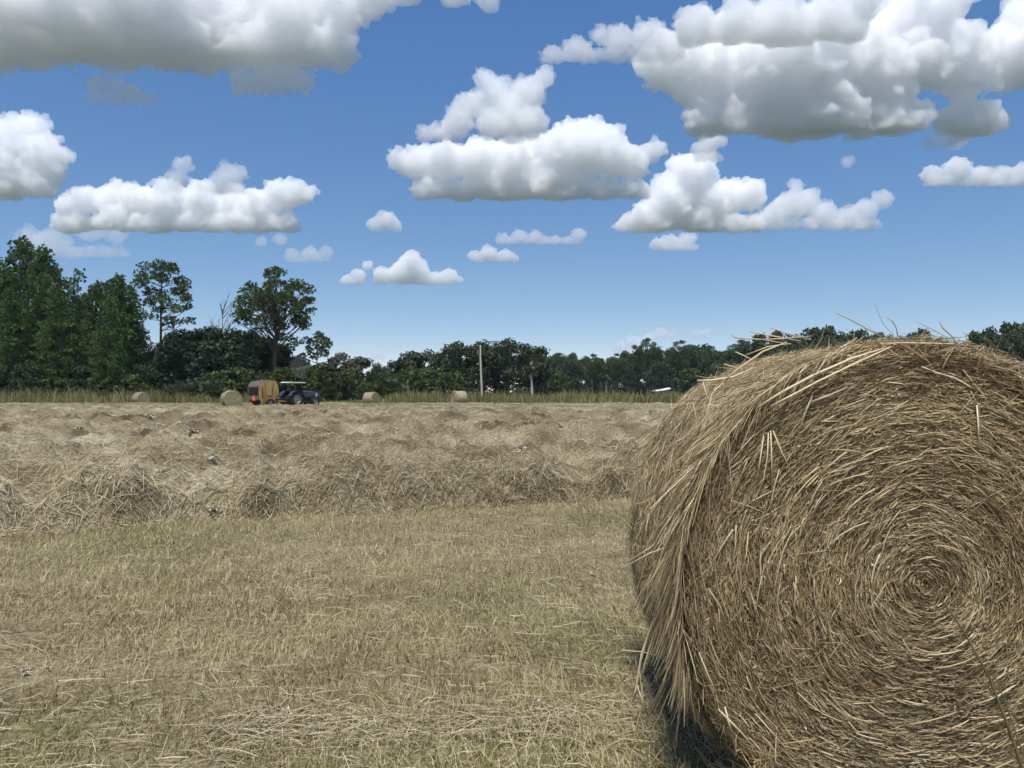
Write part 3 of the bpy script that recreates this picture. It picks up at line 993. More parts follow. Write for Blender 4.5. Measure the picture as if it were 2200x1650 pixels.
far_bale('round hay bale farthest left, low in front of the pines', 303, 868, 86, R(48), .68, 1.35, 2)
far_bale('round hay bale standing just left of the yellow baler', 497, 876, 68, R(35), .76, 1.2, 3)
far_bale('round hay bale alone right of the blue tractor', 798, 868, 87, R(55), .68, 1.35, 4)
far_bale('round hay bale farthest right at the edge of the tall weeds', 986, 868, 86, R(-55), .76, 1.2, 6)


# ------------------------------------------------------------------ pale dry tufts lying on the hay
def build_tufts():
    g = np.random.default_rng(3)
    protos = []
    for k in range(4):
        V, Q, C = [np.array([0, 0, .03])], [], [np.array([.45, .40, .30])]
        for i in range(34):
            d = g.normal(0, 1, 3) * np.array([1, 1, .7])
            d[2] = abs(d[2])
            d /= np.linalg.norm(d)
            l, w_ = g.uniform(.05, .13), g.uniform(.008, .022)
            sd = np.cross(d, g.normal(0, 1, 3))
            sd /= np.linalg.norm(sd)
            m = d * l * .55 + g.normal(0, .008, 3)
            t = d * l + np.array([0, 0, -.25 * l]) + g.normal(0, .012, 3)
            n = len(V)
            cc = pal(np.array([np.clip(g.normal(.5, .3), 0, 1)]), [(0, (.40, .35, .25)), (1, (.70, .66, .54))])[0]
            V += [m - sd * w_, m + sd * w_, t]
            C += [cc, cc, cc]
            Q.append((0, n, n + 2, n + 1))
        protos.append(mesh_np('pale_tuft', np.array(V), np.array(Q), np.array(C), M_hay))
    spots = [(318, 918, 1.5), (340, 930, 1.4), (352, 962, 1.3), (395, 945, 1.4), (372, 968, 1.2), (410, 962, 1.2), (425, 930, 1.5), (450, 935, 1.1), (386, 978, 1), (448, 952, 1),
             (530, 975, 1.2), (548, 970, 1.3), (558, 975, 1), (560, 942, 1), (632, 898, 1.4), (760, 935, 1.3), (765, 948, 1), (712, 906, 1), (440, 1020, 1.1), (455, 1028, 1), (365, 1060, 1.2), (345, 1065, 1),
             (460, 1085, .8), (828, 973, 1.1), (840, 970, 1), (845, 988, .9), (880, 950, 1.2), (1000, 960, 1), (1058, 930, 1.1), (876, 928, 1), (1160, 910, 1.1), (1290, 905, 1.1), (1330, 925, 1.2), (1352, 918, 1.1),
             (1395, 915, 1.3), (1200, 965, 1), (1115, 1000, 1.1), (170, 942, 1.1), (95, 985, 1.1), (105, 950, 1), (210, 983, 1), (30, 930, 1.2), (60, 960, 1), (520, 905, 1.1), (640, 915, 1), (990, 900, 1.2), (1090, 890, 1.2)]
    for i, (px, py, s) in enumerate(spots):
        Y = F * (CH - .15) / (py - HY)
        x = (px - 1100) / F * Y
        o = link('pale_tuft', protos[i % 4], None, (x, Y, float(hay_h(np.array([x]), np.array([Y]))[0]) + .05))
        o.rotation_euler = (0, 0, i * 1.7)
        k = s * 1.0 * (1 + .014 * Y)
        o.scale = (k, k, k)
        tag(o, 'pale dry tuft of fluff lying on the cut hay windrows', 'tuft', 'pale tufts strewn over the cut hay')
    for i, (px, py, lab) in enumerate([(1275, 1237, 'white tuft in the stubble just left of the big bale'), (1158, 1521, 'white tuft low in the stubble nearest the big bale shadow'),
                                      (1145, 1562, 'smallest white tuft near the bottom edge, left of the big bale'), (55, 1452, 'white tuft in the stubble at the far left edge'),
                                      (552, 1538, 'grey-white tuft in the green-tinged stubble at lower left'), (620, 1540, 'grey-white tuft right of its twin in the lower left stubble')]):
        Y = F * CH / (py - HY)
        o = link('pale_tuft', protos[(i + 1) % 4], None, ((px - 1100) / F * Y, Y, .02))
        o.rotation_euler = (0, 0, i * 2.1)
        o.scale = (.34, .34, .3)
        tag(o, lab, 'tuft')


build_tufts()


# ------------------------------------------------------------------ tall weeds along the far edge of the field
def build_weeds():
    g = np.random.default_rng(21)
    N = 46000
    xx = g.uniform(-85, 75, N)
    yy = g.uniform(88.5, 103, N)
    px = 1100 + xx / yy * F
    # height profile along the edge, read along the field: tall at the far left, mown gap beside the tractor
    prof = np.interp(px, [-200, 0, 280, 420, 640, 690, 720, 790, 840, 900, 1200, 1500, 2400], [1.6, 1.6, 1.45, 1.1, .7, .4, .3, .4, 1.1, 1.25, 1.2, 1.3, 1.3])
    L = prof * (.15 + 1.3 * fbm(xx * .45, yy * .6, 4, 3)) * g.uniform(.5, 1.4, N)
    spike = g.random(N) < .04
    L[spike] *= g.uniform(1.15, 1.5, spike.sum())
    d = np.stack([g.normal(0, .17, N), g.normal(0, .17, N), np.ones(N)], -1)
    b = np.stack([xx, yy, np.zeros(N)], -1)
    bend = np.stack([g.normal(0, .3, N), g.normal(0, .3, N), -np.abs(g.normal(0, .15, N))], -1)
    pts = np.stack([b, b + d * L[:, None] * .6, b + d * L[:, None] + bend * L[:, None] * .35], 1)
    wd = g.uniform(.03, .09, N)
    a = g.uniform(0, math.pi, N)
    ol = [(0, (.11, .105, .035)), (.4, (.22, .21, .08)), (.75, (.35, .32, .14)), (1, (.50, .44, .23))]
    C = pal(np.clip(g.normal(.45, .25, N) + .6 * (fbm(xx * .2, yy * .5, 3, 5) - .5), 0, 1), ol)
    gr = (px > 680) & (px < 840)
    C[gr] = C[gr] * np.array([.9, 1.15, .7])
    o = link('tall_weeds', ribbons('tall_weeds', pts, np.stack([np.cos(a), np.sin(a), 0 * a], -1), wd, C, M_weed, (1, .9, .25)))
    tag(o, 'belt of tall olive and tan weeds along the far edge of the field', 'weeds', kind='stuff')


build_weeds()


# ------------------------------------------------------------------ trees
def tube(pts, rad, n=6):
    pts = np.asarray(pts, float)
    S = len(pts)
    d = np.gradient(pts, axis=0)
    d /= np.linalg.norm(d, axis=1, keepdims=True) + 1e-9
    ref = np.where(np.abs(d[:, 2:3]) > .9, np.array([[1, 0, 0.]]), np.array([[0, 0, 1.]]))
    u = np.cross(d, ref)
    u /= np.linalg.norm(u, axis=1, keepdims=True) + 1e-9
    v = np.cross(d, u)
    a = np.linspace(0, 2 * math.pi, n, endpoint=False)
    V = (pts[:, None, :] + (u[:, None, :] * np.cos(a)[None, :, None] + v[:, None, :] * np.sin(a)[None, :, None]) * np.asarray(rad)[:, None, None]).reshape(-1, 3)
    i = np.arange(S - 1)[:, None] * n + np.arange(n)[None, :]
    j = np.arange(S - 1)[:, None] * n + (np.arange(n)[None, :] + 1) % n
    return V, np.stack([i, j, j + n, i + n], -1).reshape(-1, 4)


class Acc:
    def __init__(self):
        self.V, self.Q, self.n = [], [], 0

    def add(self, V, Q):
        self.V.append(V)
        self.Q.append(Q + self.n)
        self.n += len(V)

    def mesh(self, name, mat):
        return mesh_np(name, np.concatenate(self.V), np.concatenate(self.Q), None, mat, True)


def leaves_quads(g, cen, rad, n, size, stops, shell=.5, up=.2, tint=None):
    """n leaf sprays spread through one clump"""
    d = g.normal(0, 1, (n, 3))
    d /= np.linalg.norm(d, axis=1, keepdims=True)
    r = (shell + (1 - shell) * g.random(n)) ** .6 * (.75 + .45 * g.random(n))
    p = cen + d * r[:, None] * rad
    nn = d * .7 + g.normal(0, .8, (n, 3)) + np.array([0, 0, up])
    a = np.cross(nn, g.normal(0, 1, (n, 3)))
    a /= np.linalg.norm(a, axis=1, keepdims=True) + 1e-9
    b = np.cross(nn, a)
    b /= np.linalg.norm(b, axis=1, keepdims=True) + 1e-9
    s = size * g.uniform(.55, 1.25, n)
    V = np.stack([p - a * s[:, None], p + b * (s * .5)[:, None], p + a * s[:, None], p - b * (s * .55)[:, None]], 1)
    t = np.clip(g.normal(.5, .22, n) + g.normal(0, .12), 0, 1)
    C = pal(t, stops)
    return V.reshape(-1, 3), C


def tufts(g, cen, rad, n, size, stops, k=6):
    """n needle tufts in one clump, each k needle sprays radiating from a twig end"""
    d = g.normal(0, 1, (n, 3))
    d /= np.linalg.norm(d, axis=1, keepdims=True)
    p = cen + d * (g.random(n) ** .45)[:, None] * rad
    out = d + np.array([0, 0, .5])
    e = g.normal(0, .75, (n, k, 3)) + out[:, None, :]
    e /= np.linalg.norm(e, axis=2, keepdims=True)
    l = size * g.uniform(.6, 1.2, (n, k, 1))
    sd = np.cross(e, g.normal(0, 1, (n, k, 3)))
    sd /= np.linalg.norm(sd, axis=2, keepdims=True) + 1e-9
    w_ = l * .26
    p0 = p[:, None, :] + e * l * .05
    V = np.stack([p0 - sd * w_ * .3, p0 + e * l * .6 - sd * w_, p0 + e * l, p0 + e * l * .6 + sd * w_], 2).reshape(-1, 3)
    t = np.clip(np.repeat(g.normal(.5, .2, n), k) + g.normal(0, .1, n * k), 0, 1)
    return V, pal(t, stops)


PINE = [(0, (.032, .066, .02)), (.5, (.08, .14, .038)), (1, (.15, .22, .065))]
PINE_OLIVE = [(0, (.035, .065, .02)), (.5, (.075, .12, .032)), (1, (.15, .19, .055))]  # slightly yellower needle greens for the layered, round and small pines
OAK = [(0, (.02, .036, .015)), (.5, (.046, .07, .028)), (1, (.09, .118, .048))]
SHRUB = [(0, (.025, .045, .012)), (.5, (.065, .10, .025)), (1, (.13, .17, .045))]
CEDAR = [(0, (.016, .032, .018)), (.5, (.034, .06, .032)), (1, (.065, .095, .05))]
RUST = [(0, (.05, .05, .03)), (.5, (.12, .10, .065)), (1, (.22, .18, .13))]
MOSS = [(0, (.08, .08, .065)), (1, (.17, .17, .14))]
FAR = [(0, (.022, .040, .020)), (.5, (.05, .076, .034)), (1, (.095, .125, .055))]


def tree_meshes(g, trunk, tr, clumps, kind, dens, size, stops, limb_r=.09, limb_z=None, bark=None, twigs=False):
    """trunk: list of points; clumps: (x, y, z, rx, rz). Returns (wood mesh, crown mesh)"""
    acc = Acc()
    tp = np.array(trunk, float)
    S = len(tp)
    acc.add(*tube(tp, np.interp(np.linspace(0, 1, S), (0, .06, 1), (tr * 1.35, tr, tr * .22)), 8))
    lv, lc = [], []
    zs = tp[:, 2]
    for cx, cy_, cz, rx, rz in clumps:
        c = np.array([cx, cy_, cz])
        hz = (limb_z(c) if limb_z else cz - .35 * math.hypot(cx, cy_) - .2)
        hz = float(np.clip(hz, zs[0] + .25 * (zs[-1] - zs[0]), zs[-1] - .1))
        b = np.array([np.interp(hz, zs, tp[:, i]) for i in range(3)])
        m = (b + c) / 2 + np.array([0, 0, .10 * np.linalg.norm(c - b)]) * g.normal(.2, 1) + g.normal(0, .12, 3)
        rr = limb_r * (.5 + .12 * np.linalg.norm(c - b))
        acc.add(*tube([b, (b + m) / 2 + g.normal(0, .05, 3), m, (m + c) / 2 + g.normal(0, .1, 3), c], [rr, rr * .8, rr * .6, rr * .42, rr * .2], 5))
        if twigs:
            for q in range(3):
                e = c + g.normal(0, 1, 3) * np.array([rx, rx, rz]) * .75
                acc.add(*tube([m + (c - m) * g.uniform(.3, 1), (c + e) / 2 + g.normal(0, .08, 3), e], [rr * .3, rr * .2, rr * .08], 3))
        n = max(6, int(dens * rx * rz / size ** 2))
        if kind == 'tuft':
            V, C = tufts(g, c, np.array([rx, rx, rz]), n, size, stops)
        else:
            V, C = leaves_quads(g, c, np.array([rx, rx, rz]), n, size, stops)
        lv.append(V)
        lc.append(C)
    wood = acc.mesh('trunk', bark or M_bark)
    if not lv:
        return wood, None
    V = np.concatenate(lv)
    C = np.concatenate(lc)
    C = np.repeat(C, 4, 0)
    Q = np.arange(len(V)).reshape(-1, 4)
    return wood, mesh_np('crown', V, Q, C, M_leaf)


def bent(g, h, n=7, wob=.25, lean=(0, 0)):
    t = np.linspace(0, 1, n)
    p = np.stack([lean[0] * t + np.cumsum(g.normal(0, wob / n, n)), lean[1] * t + np.cumsum(g.normal(0, wob / n, n)), h * t - .15 * (1 - t)], 1)
    p[0, :2] = 0
    return p


protos = {}


def reg(key, wood, crown, extra=None):
    protos[key] = (wood, crown, extra or [])


def place(key, name, label, px, Y, s=1.0, rz=0.0, cat='tree', group=None, sx=None, dz=0.0):
    wood, crown, extra = protos[key]
    o = empty(name, ((px - 1100) / F * Y, Y, dz), rz)
    o.scale = (sx or s, sx or s, s)
    link('trunk', wood, o)
    if crown:
        c = link('crown', crown, o)
        tag(c, kind='stuff')
    for nm, me in extra:
        tag(link(nm, me, o), kind='stuff')
    tag(o, label, cat, group)
    return o


def proto_pine_dense(key, seed, h=21, w=3.6, low=.22):
    g = np.random.default_rng(seed)
    cl = []
    for i in range(86):
        t = low + (1 - low) * (i + g.random()) / 86
        k = (1 - ((t - low) / (1 - low)) ** 1.7) * .9 + .16
        rad = w * k * math.sqrt(g.uniform(.12, 1))
        a = g.uniform(0, 6.283)
        cl.append((math.cos(a) * rad, math.sin(a) * rad, h * t - .3, g.uniform(.7, 1.25) * (.65 + .5 * k), g.uniform(.55, .95)))
    reg(key, *tree_meshes(g, bent(g, h, 8, .8), .24, cl, 'tuft', 6.0, .39, PINE, .05))


def proto_pine_thin(key, seed, h=19):
    g = np.random.default_rng(seed)
    cl = []
    for i in range(17):
        t = .55 + .45 * (i + g.random()) / 17
        a, rad = g.uniform(0, 6.283), g.uniform(.2, 1.5) * (1.25 - t * .6)
        cl.append((math.cos(a) * rad, math.sin(a) * rad, h * t, g.uniform(.45, .75), g.uniform(.4, .6)))
    reg(key, *tree_meshes(g, bent(g, h, 8, .7), .15, cl, 'tuft', 6, .42, PINE, .04))


def proto_pine_layered():
    """the lone pine with flat tiers of needles and a long bare trunk"""
    g = np.random.default_rng(71)
    k = 1 / 15.6
    cl = []
    spec = [(345, 572, 26, 11), (325, 580, 18, 10), (368, 578, 18, 11), (310, 600, 20, 12), (345, 598, 26, 12), (383, 602, 20, 12), (298, 612, 12, 9), (400, 620, 15, 9), (325, 625, 20, 10), (372, 625, 20, 10),
            (410, 640, 12, 8), (350, 648, 24, 11), (395, 645, 16, 8), (318, 652, 14, 7), (385, 668, 20, 8), (410, 662, 10, 6), (345, 668, 18, 8), (325, 680, 12, 6), (370, 690, 18, 8), (400, 690, 13, 6), (355, 700, 10, 6), (310, 632, 10, 6)]
    for px, py, rx, rz in spec:
        for m in range(2):
            cl.append(((px - 345) * k + g.normal(0, .2), g.normal(0, 1.5), (866 - py) * k, rx * k * .8, rz * k * .9))
    reg('pine_layered', *tree_meshes(g, [(0, 0, -.2), (.03, 0, 4), (-.05, .1, 8), (0, 0, 12), (.1, 0, 15), (0, 0, 18.6)], .26, cl, 'tuft', 7.5, .36, PINE_OLIVE, .07, twigs=True))


def proto_pine_round():
    """the big spreading pine with forked limbs behind the baler"""
    g = np.random.default_rng(72)
    k = 1 / 15.6
    cl = []
    for i in range(92):
        a = g.uniform(0, 2 * math.pi)
        e = math.asin(min(1, g.uniform(-.55, 1.05)))
        rr = g.uniform(.62, 1.06)
        x, y, z = math.cos(a) * math.cos(e) * 80 * rr, math.sin(a) * math.cos(e) * 76 * rr, math.sin(e) * 78 * rr
        cl.append((x * k, y * k, (866 - 662) * k + z * k, g.uniform(8, 15) * k, g.uniform(6, 10) * k))
    for px, py, rx, rz in [(530, 680, 16, 10), (515, 665, 12, 9), (545, 710, 14, 8), (640, 735, 16, 9), (620, 748, 14, 8), (655, 700, 14, 9), (560, 735, 16, 10), (600, 725, 14, 9), (575, 700, 12, 8), (600, 640, 12, 9), (570, 645, 12, 9), (630, 670, 12, 8)]:
        cl.append(((px - 592) * k, g.normal(0, 1.2), (866 - py) * k, rx * k, rz * k))
    reg('pine_round', *tree_meshes(g, [(0, 0, -.2), (0, 0, 3), (-.1, 0, 6), (.05, 0, 9), (0, .1, 12), (-.1, 0, 15.5)], .42, cl, 'tuft', 9, .36, PINE_OLIVE, .075,
                                   limb_z=lambda c: min(14.5, max(6.8, c[2] - .72 * math.hypot(c[0], c[1]) - .6)), twigs=True))


def proto_pine_small():
    g = np.random.default_rng(73)
    k = 1 / 15.6
    cl = []
    for px, py, rx, rz in [(680, 722, 13, 8), (697, 735, 14, 8), (665, 735, 12, 8), (685, 748, 16, 8), (705, 742, 9, 6), (660, 752, 10, 6), (675, 765, 14, 7), (695, 760, 10, 6), (650, 768, 10, 6)]:
        for m in range(2):
            cl.append(((px - 680) * k + g.normal(0, .1), g.normal(0, .8), (866 - py) * k, rx * k * .85, rz * k))
    reg('pine_small', *tree_meshes(g, [(0, 0, -.1), (.1, 0, 3), (-.1, 0, 6), (0, 0, 9)], .14, cl, 'tuft', 8, .34, PINE_OLIVE, .06, twigs=True))


def proto_broad(key, seed, h, w, n, stops, size=.38, dens=9, low=.12, tr=.25, moss=0, flat=1.0):
    """rounded broadleaf tree: n clumps through an uneven dome"""
    g = np.random.default_rng(seed)
    cl = []
    for i in range(n):
        a = g.uniform(0, 6.283)
        t = low + (1 - low) * g.random() ** .8
        env = math.sqrt(max(.05, 1 - max(0, (t - .42) / .6) ** 2)) * (.8 + .2 * min(1, t / .3))
        rad = w * env * math.sqrt(g.uniform(.2, 1)) * g.uniform(.8, 1.1)
        cr = g.uniform(.10, .19) * h * .75
        cl.append((math.cos(a) * rad, math.sin(a) * rad, h * t * .93, cr, cr * .75 * flat))
    wood, crown = tree_meshes(g, bent(g, h * .8, 6, .9), tr, cl, 'quad', dens, size, stops, .06)
    ex = []
    if moss:
        N = moss
        idx = g.integers(0, len(cl), N)
        c = np.array(cl)[idx]
        b = c[:, :3] + g.normal(0, .75, (N, 3)) * c[:, 3:4] * np.array([1, 1, .4])
        L = g.uniform(.5, 1.7, N)
        pts = np.stack([b, b + np.stack([g.normal(0, .08, N), g.normal(0, .08, N), -L * .5], -1), b + np.stack([g.normal(0, .12, N), g.normal(0, .12, N), -L], -1)], 1)
        a = g.uniform(0, math.pi, N)
        ex.append(('hanging_moss', ribbons('hanging_moss', pts, np.stack([np.cos(a), np.sin(a), 0 * a], -1), g.uniform(.12, .34, N), pal(g.random(N), MOSS), M_weed, (.6, 1, .2))))
    reg(key, wood, crown, ex)


def proto_bare():
    g = np.random.default_rng(74)
    acc = Acc()
    tr = bent(g, 11.5, 8, .8)
    acc.add(*tube(tr, np.linspace(.16, .03, 8), 6))
    for i in range(26):
        t = g.uniform(.4, .98)
        b = np.array([np.interp(t, np.linspace(0, 1, 8), tr[:, j]) for j in range(3)])
        a = g.uniform(0, 6.283)
        L = g.uniform(1.2, 3.2) * (1.3 - t * .6)
        d = np.array([math.cos(a) * .75, math.sin(a) * .75, g.uniform(.6, 1.2)])
        e = b + d * L * .5
        f = e + (d + np.array([0, 0, .3]) + g.normal(0, .25, 3)) * L * .45
        acc.add(*tube([b, e, f], [.06, .038, .012], 4))
        for q in range(5):
            s0 = b + (f - b) * g.uniform(.35, 1)
            s1 = s0 + (d + g.normal(0, .6, 3)) * g.uniform(.3, .8)
            acc.add(*tube([s0, s1], [.024, .008], 3))
    reg('bare', acc.mesh('trunk', mat_plain('dead_bark', (.24, .22, .20), .9, 0, (.13, .105, .09), 5, .1)), None)


def frond_fan(g, n, size, droop, stops):
    """one palm head: n fan leaves of pointed strips on stems"""
    V, C = [], []
    for i in range(n):
        a = g.uniform(0, 6.283)
        e = g.uniform(-droop, 1.25)
        d = np.array([math.cos(a) * math.cos(e), math.sin(a) * math.cos(e), math.sin(e)])
        sl = size * g.uniform(.5, .75)
        hub = d * sl + np.array([0, 0, -.12 * sl])
        u = np.cross(d, (0, 0, 1.0))
        u /= np.linalg.norm(u) + 1e-9
        v = np.cross(u, d)
        # stem
        V += [np.array([-u * .02, u * .02, hub + u * .02, hub - u * .02])]
        cc = pal(np.array([g.random()]), stops)[0]
        C.append(cc)
        for b in np.linspace(-1.5, 1.5, 11):
            f = d * math.cos(b) + u * math.sin(b) + v * .1
            l = size * g.uniform(.5, .68) * (1 - .12 * abs(b))
            t = np.cross(f, v)
            t /= np.linalg.norm(t) + 1e-9
            tip = hub + f * l + np.array([0, 0, -.22 * l])
            mid = hub + f * l * .5
            V.append(np.array([hub, mid - t * .06 * size, tip, mid + t * .06 * size]))
            C.append(cc * g.uniform(.8, 1.2))
    return np.concatenate(V), np.array(C)


def proto_palm(key, seed, h, size, n, stops, dead=14, tr=.17):
    g = np.random.default_rng(seed)
    acc = Acc()
    p = bent(g, h, 6, .35)
    acc.add(*tube(p, np.interp(np.linspace(0, 1, 6), (0, .1, .8, 1), (tr * 1.3, tr, tr * .95, tr * 1.25)), 8))
    V, C = frond_fan(g, n, size, .3, stops)
    V = V + p[-1]
    ex = []
    if dead:
        V2, C2 = frond_fan(g, dead, size * .85, 1.4, [(0, (.12, .09, .055)), (1, (.25, .19, .12))])
        V2[:, 2] = np.where(V2[:, 2] > 0, -V2[:, 2], V2[:, 2]) - .1
        V2[:, :2] *= .6
        V2 = V2 + p[-1]
        ex.append(('dead_fronds', mesh_np('dead_fronds', V2, np.arange(len(V2)).reshape(-1, 4), np.repeat(C2, 4, 0), M_leaf)))
    reg(key, acc.mesh('trunk', M_palebark), mesh_np('crown', V, np.arange(len(V)).reshape(-1, 4), np.repeat(C, 4, 0), M_leaf), ex)


def build_trees():
    for i in range(3):
        proto_pine_dense('pine_dense%d' % i, 40 + i, 21 + i, 3.3 + .35 * i)
    proto_pine_thin('pine_thin', 44)
    proto_pine_layered()
    proto_pine_round()
    proto_pine_small()
    proto_bare()
    for i in range(3):
        proto_broad('oak%d' % i, 50 + i, 10, 4.3, 52, OAK, .29, 9)
    proto_broad('oak_moss', 55, 9.6, 5.0, 58, OAK, .28, 8, .08, .35, 150)
    proto_broad('oak_moss2', 56, 9.6, 4.2, 54, OAK, .28, 8, .08, .3, 150)
    for i in range(2):
        proto_broad('cedar%d' % i, 57 + i, 10, 3.4, 60, CEDAR, .27, 9, .03, .2)
    for i in range(3):
        proto_broad('shrub%d' % i, 60 + i, 4, 2.6, 30, SHRUB, .19, 9, .05, .08)
    proto_broad('rusty', 64, 7, 2.2, 34, RUST, .22, 5, .2, .14)
    for i in range(3):
        proto_broad('far%d' % i, 66 + i, 15, 5.4, 54, FAR, .48, 8, .03, .3)
    proto_palm('palm', 80, 5.3, 1.7, 34, [(0, (.05, .07, .028)), (1, (.14, .165, .07))], 22)
    proto_palm('palmetto', 81, .5, 1.7, 30, [(0, (.045, .065, .03)), (1, (.13, .16, .08))], 0, .12)

    # left wood: tall pines one behind the other
    pl = place
    pl('pine_dense1', 'pine_tree', 'tallest pine at the left, its spire highest of the wood', 42, 106, 1.03, .3)
    pl('pine_dense0', 'pine_tree', 'dense pine right beside the tallest spire at the left', 92, 104, 1.0, 2.1)
    pl('pine_dense2', 'pine_tree', 'dark pine cut by the left edge of the photo', -8, 103, .86, 4)
    pl('pine_dense0', 'pine_tree', 'low shaded pine in front of the tallest spire', 20, 99, .70, 1)
    pl('pine_dense2', 'pine_tree', 'broad low pine in front of the gap right of the tall spires', 120, 100, .66, 3)
    pl('pine_thin', 'pine_tree', 'thin sparse pine standing in the gap of the left wood', 158, 108, .98, .5)
    pl('pine_dense1', 'pine_tree', 'pine with ragged top left of the lone layered pine, first of two', 205, 106, .75, 5)
    pl('pine_dense0', 'pine_tree', 'pointed pine next left of the lone layered pine', 256, 105, .83, 1.2)
    pl('pine_dense2', 'pine_tree', 'low pine in the shade below the pointed pine', 232, 99, .58, 2.6)
    pl('pine_dense1', 'pine_tree', 'small pine tucked under the lone layered pine at its left', 288, 107, .62, 3.3)
    pl('pine_dense0', 'pine_tree', 'pine deep in the wood behind the sparse thin pine', 165, 116, .76, .2)
    pl('pine_layered', 'pine_tree', 'lone pine with bare trunk and flat tiers of needles', 345, 105, 1.0, 0)
    pl('pine_round', 'pine_tree', 'big round-crowned pine with forked limbs behind the yellow baler', 592, 105, 1.0, 0)
    pl('pine_small', 'pine_tree', 'small tufted pine right of the big round-crowned pine', 682, 106, 1.0, 0)
    pl('bare', 'dead_tree', 'leafless grey tree left of the big round-crowned pine', 478, 108, 1.15, .4)
    for i, (q, Y_, sz, lab) in enumerate([(65, 113, .93, 'pine behind and between the two tallest spires'), (20, 114, .88, 'pine behind the tallest spire at its left'), (120, 112, .86, 'pine behind the dense pine, toward the gap'),
                                        (185, 113, .76, 'pine closing the gap right of the sparse thin pine'), (230, 112, .80, 'pine behind the pointed pine at its left'), (275, 112, .74, 'pine behind the pointed pine at its right'), (-30, 108, .9, 'pine mostly beyond the left edge of the photo')]):
        pl('pine_dense%d' % (i % 3), 'pine_tree', lab, q, Y_, sz, i * 1.4 + .7, sx=sz * 1.12)
    # under-storey of the left wood
    und = [('cedar0', 385, 106, 1.02, 'dark bushy tree just right of the lone pine trunk'), ('cedar1', 440, 107, 1.06, 'dark bushy tree between the lone pine and the leafless tree'),
           ('cedar0', 500, 108, 1.05, 'dark bushy tree under the leafless tree'), ('oak0', 545, 109, 1.02, 'dark broadleaf tree left of the big pine trunk'),
           ('cedar1', 590, 110, .86, 'dark bushy tree behind the big pine trunk'), ('oak1', 340, 111, .84, 'shaded broadleaf tree behind the lone pine trunk'),
           ('oak2', 300, 103, .52, 'low shaded bush at the foot of the lone pine'), ('oak1', 60, 98, .55, 'low shaded bush beneath the tallest pines'),
           ('oak0', 180, 98.5, .5, 'low shaded bush beneath the sparse thin pine'), ('oak2', 130, 112, .9, 'broadleaf tree deep in the shade of the left wood'),
           ('oak0', 10, 110, .9, 'broadleaf tree in the shade at the left edge'), ('oak1', 250, 113, .85, 'broadleaf tree in the shade behind the pointed pine'),
           ('oak2', 410, 113, 1.0, 'dark broadleaf tree behind the bushy trees in the middle of the wood'), ('cedar0', 640, 108, .66, 'dark bush right of the big pine trunk')]
    for key, px, Y, s, lab in und:
        pl(key, 'broadleaf_tree', lab, px, Y, s, px * .7)
    shr = [('shrub0', 655, 101, 1.25, 'green shrub behind the blue tractor'), ('shrub1', 690, 100, 1.3, 'bright green shrub right of the blue tractor'), ('shrub2', 722, 101, 1.2, 'green shrub under the rust-brown tree'),
           ('shrub1', 605, 101, 1.15, 'green shrub above the yellow baler roof'), ('shrub2', 560, 102, 1.1, 'shaded shrub above the yellow baler tailgate'), ('shrub0', 520, 102, 1.2, 'shaded shrub between the baler and its nearest bale'),
           ('shrub0', 760, 104, 1.2, 'dark shrub left of the palmettos in the middle'), ('shrub2', 480, 101, 1.15, 'shrub above the bale that stands by the baler'), ('shrub1', 280, 99, .95, 'green shrub above the farthest left bale'),
           ('shrub2', 215, 98, .9, 'green shrub in the shade below the pointed pine'), ('shrub0', 120, 97.5, .85, 'lighter shrub in front of the left wood'), ('shrub1', 885, 118, 1.25, 'shrub beside the short pale snag'),
           ('shrub0', 930, 116, 1.3, 'shrub between the snag and the moss-hung oaks'), ('shrub2', 965, 114, 1.2, 'bright shrub behind the farthest right bale'), ('shrub1', 1482, 150, 1.5, 'dark shrub left of the big bale shoulder'),
           ('shrub0', 1510, 152, 1.3, 'dark shrub touching the big bale shoulder')]
    for key, px, Y, s, lab in shr:
        pl(key, 'shrub', lab, px, Y, s, px * .3, 'shrub')
    pal_ = [(375, 98, 1.1, 'palmetto farthest left under the dark bushy trees'), (400, 97, 1.25, 'palmetto with silvery fans right of the lone pine trunk'), (425, 98, 1.2, 'palmetto third from the lone pine trunk'),
            (452, 97, 1.2, 'palmetto left of the bale that stands by the baler'), (355, 97, .95, 'small palmetto at the foot of the lone pine'), (700, 99, 1.1, 'palmetto right of the blue tractor'),
            (830, 112, 1.4, 'palmetto clump behind the lone right-hand bale'), (805, 114, 1.2, 'palmetto left of the dark palmetto clump'), (855, 113, 1.3, 'palmetto right of the dark palmetto clump')]
    for px, Y, s, lab in pal_:
        pl('palmetto', 'palmetto', lab, px, Y, s * 1.15, px * .9, 'palmetto')
    pl('rusty', 'broadleaf_tree', 'thin rust-brown tree at the right end of the left wood', 733, 107, 1.02, .4)
    # a second row closing the left wood
    g2 = random.Random(15)
    for i, q in enumerate(range(-40, 790, 30)):
        sz = np.interp(q, [-40, 300, 560, 640, 700, 760], [.95, .8, .75, .62, .5, .42]) * g2.uniform(.9, 1.1)
        pl(('oak0', 'cedar1', 'oak2', 'oak1')[i % 4], 'broadleaf_tree', 'dark broadleaf tree in the back row of the left wood', q + g2.uniform(-8, 8), 121 + g2.uniform(-4, 4), sz, i * 1.1, 'tree', 'back row of the left wood')
    for i, q in enumerate(range(-30, 780, 27)):
        pl('shrub%d' % (i % 3), 'shrub', 'low shrub closing the foot of the left wood', q + g2.uniform(-9, 9), 110 + g2.uniform(-3, 3), g2.uniform(.8, 1.15), i * 1.9, 'shrub', 'shrubs at the foot of the left wood')
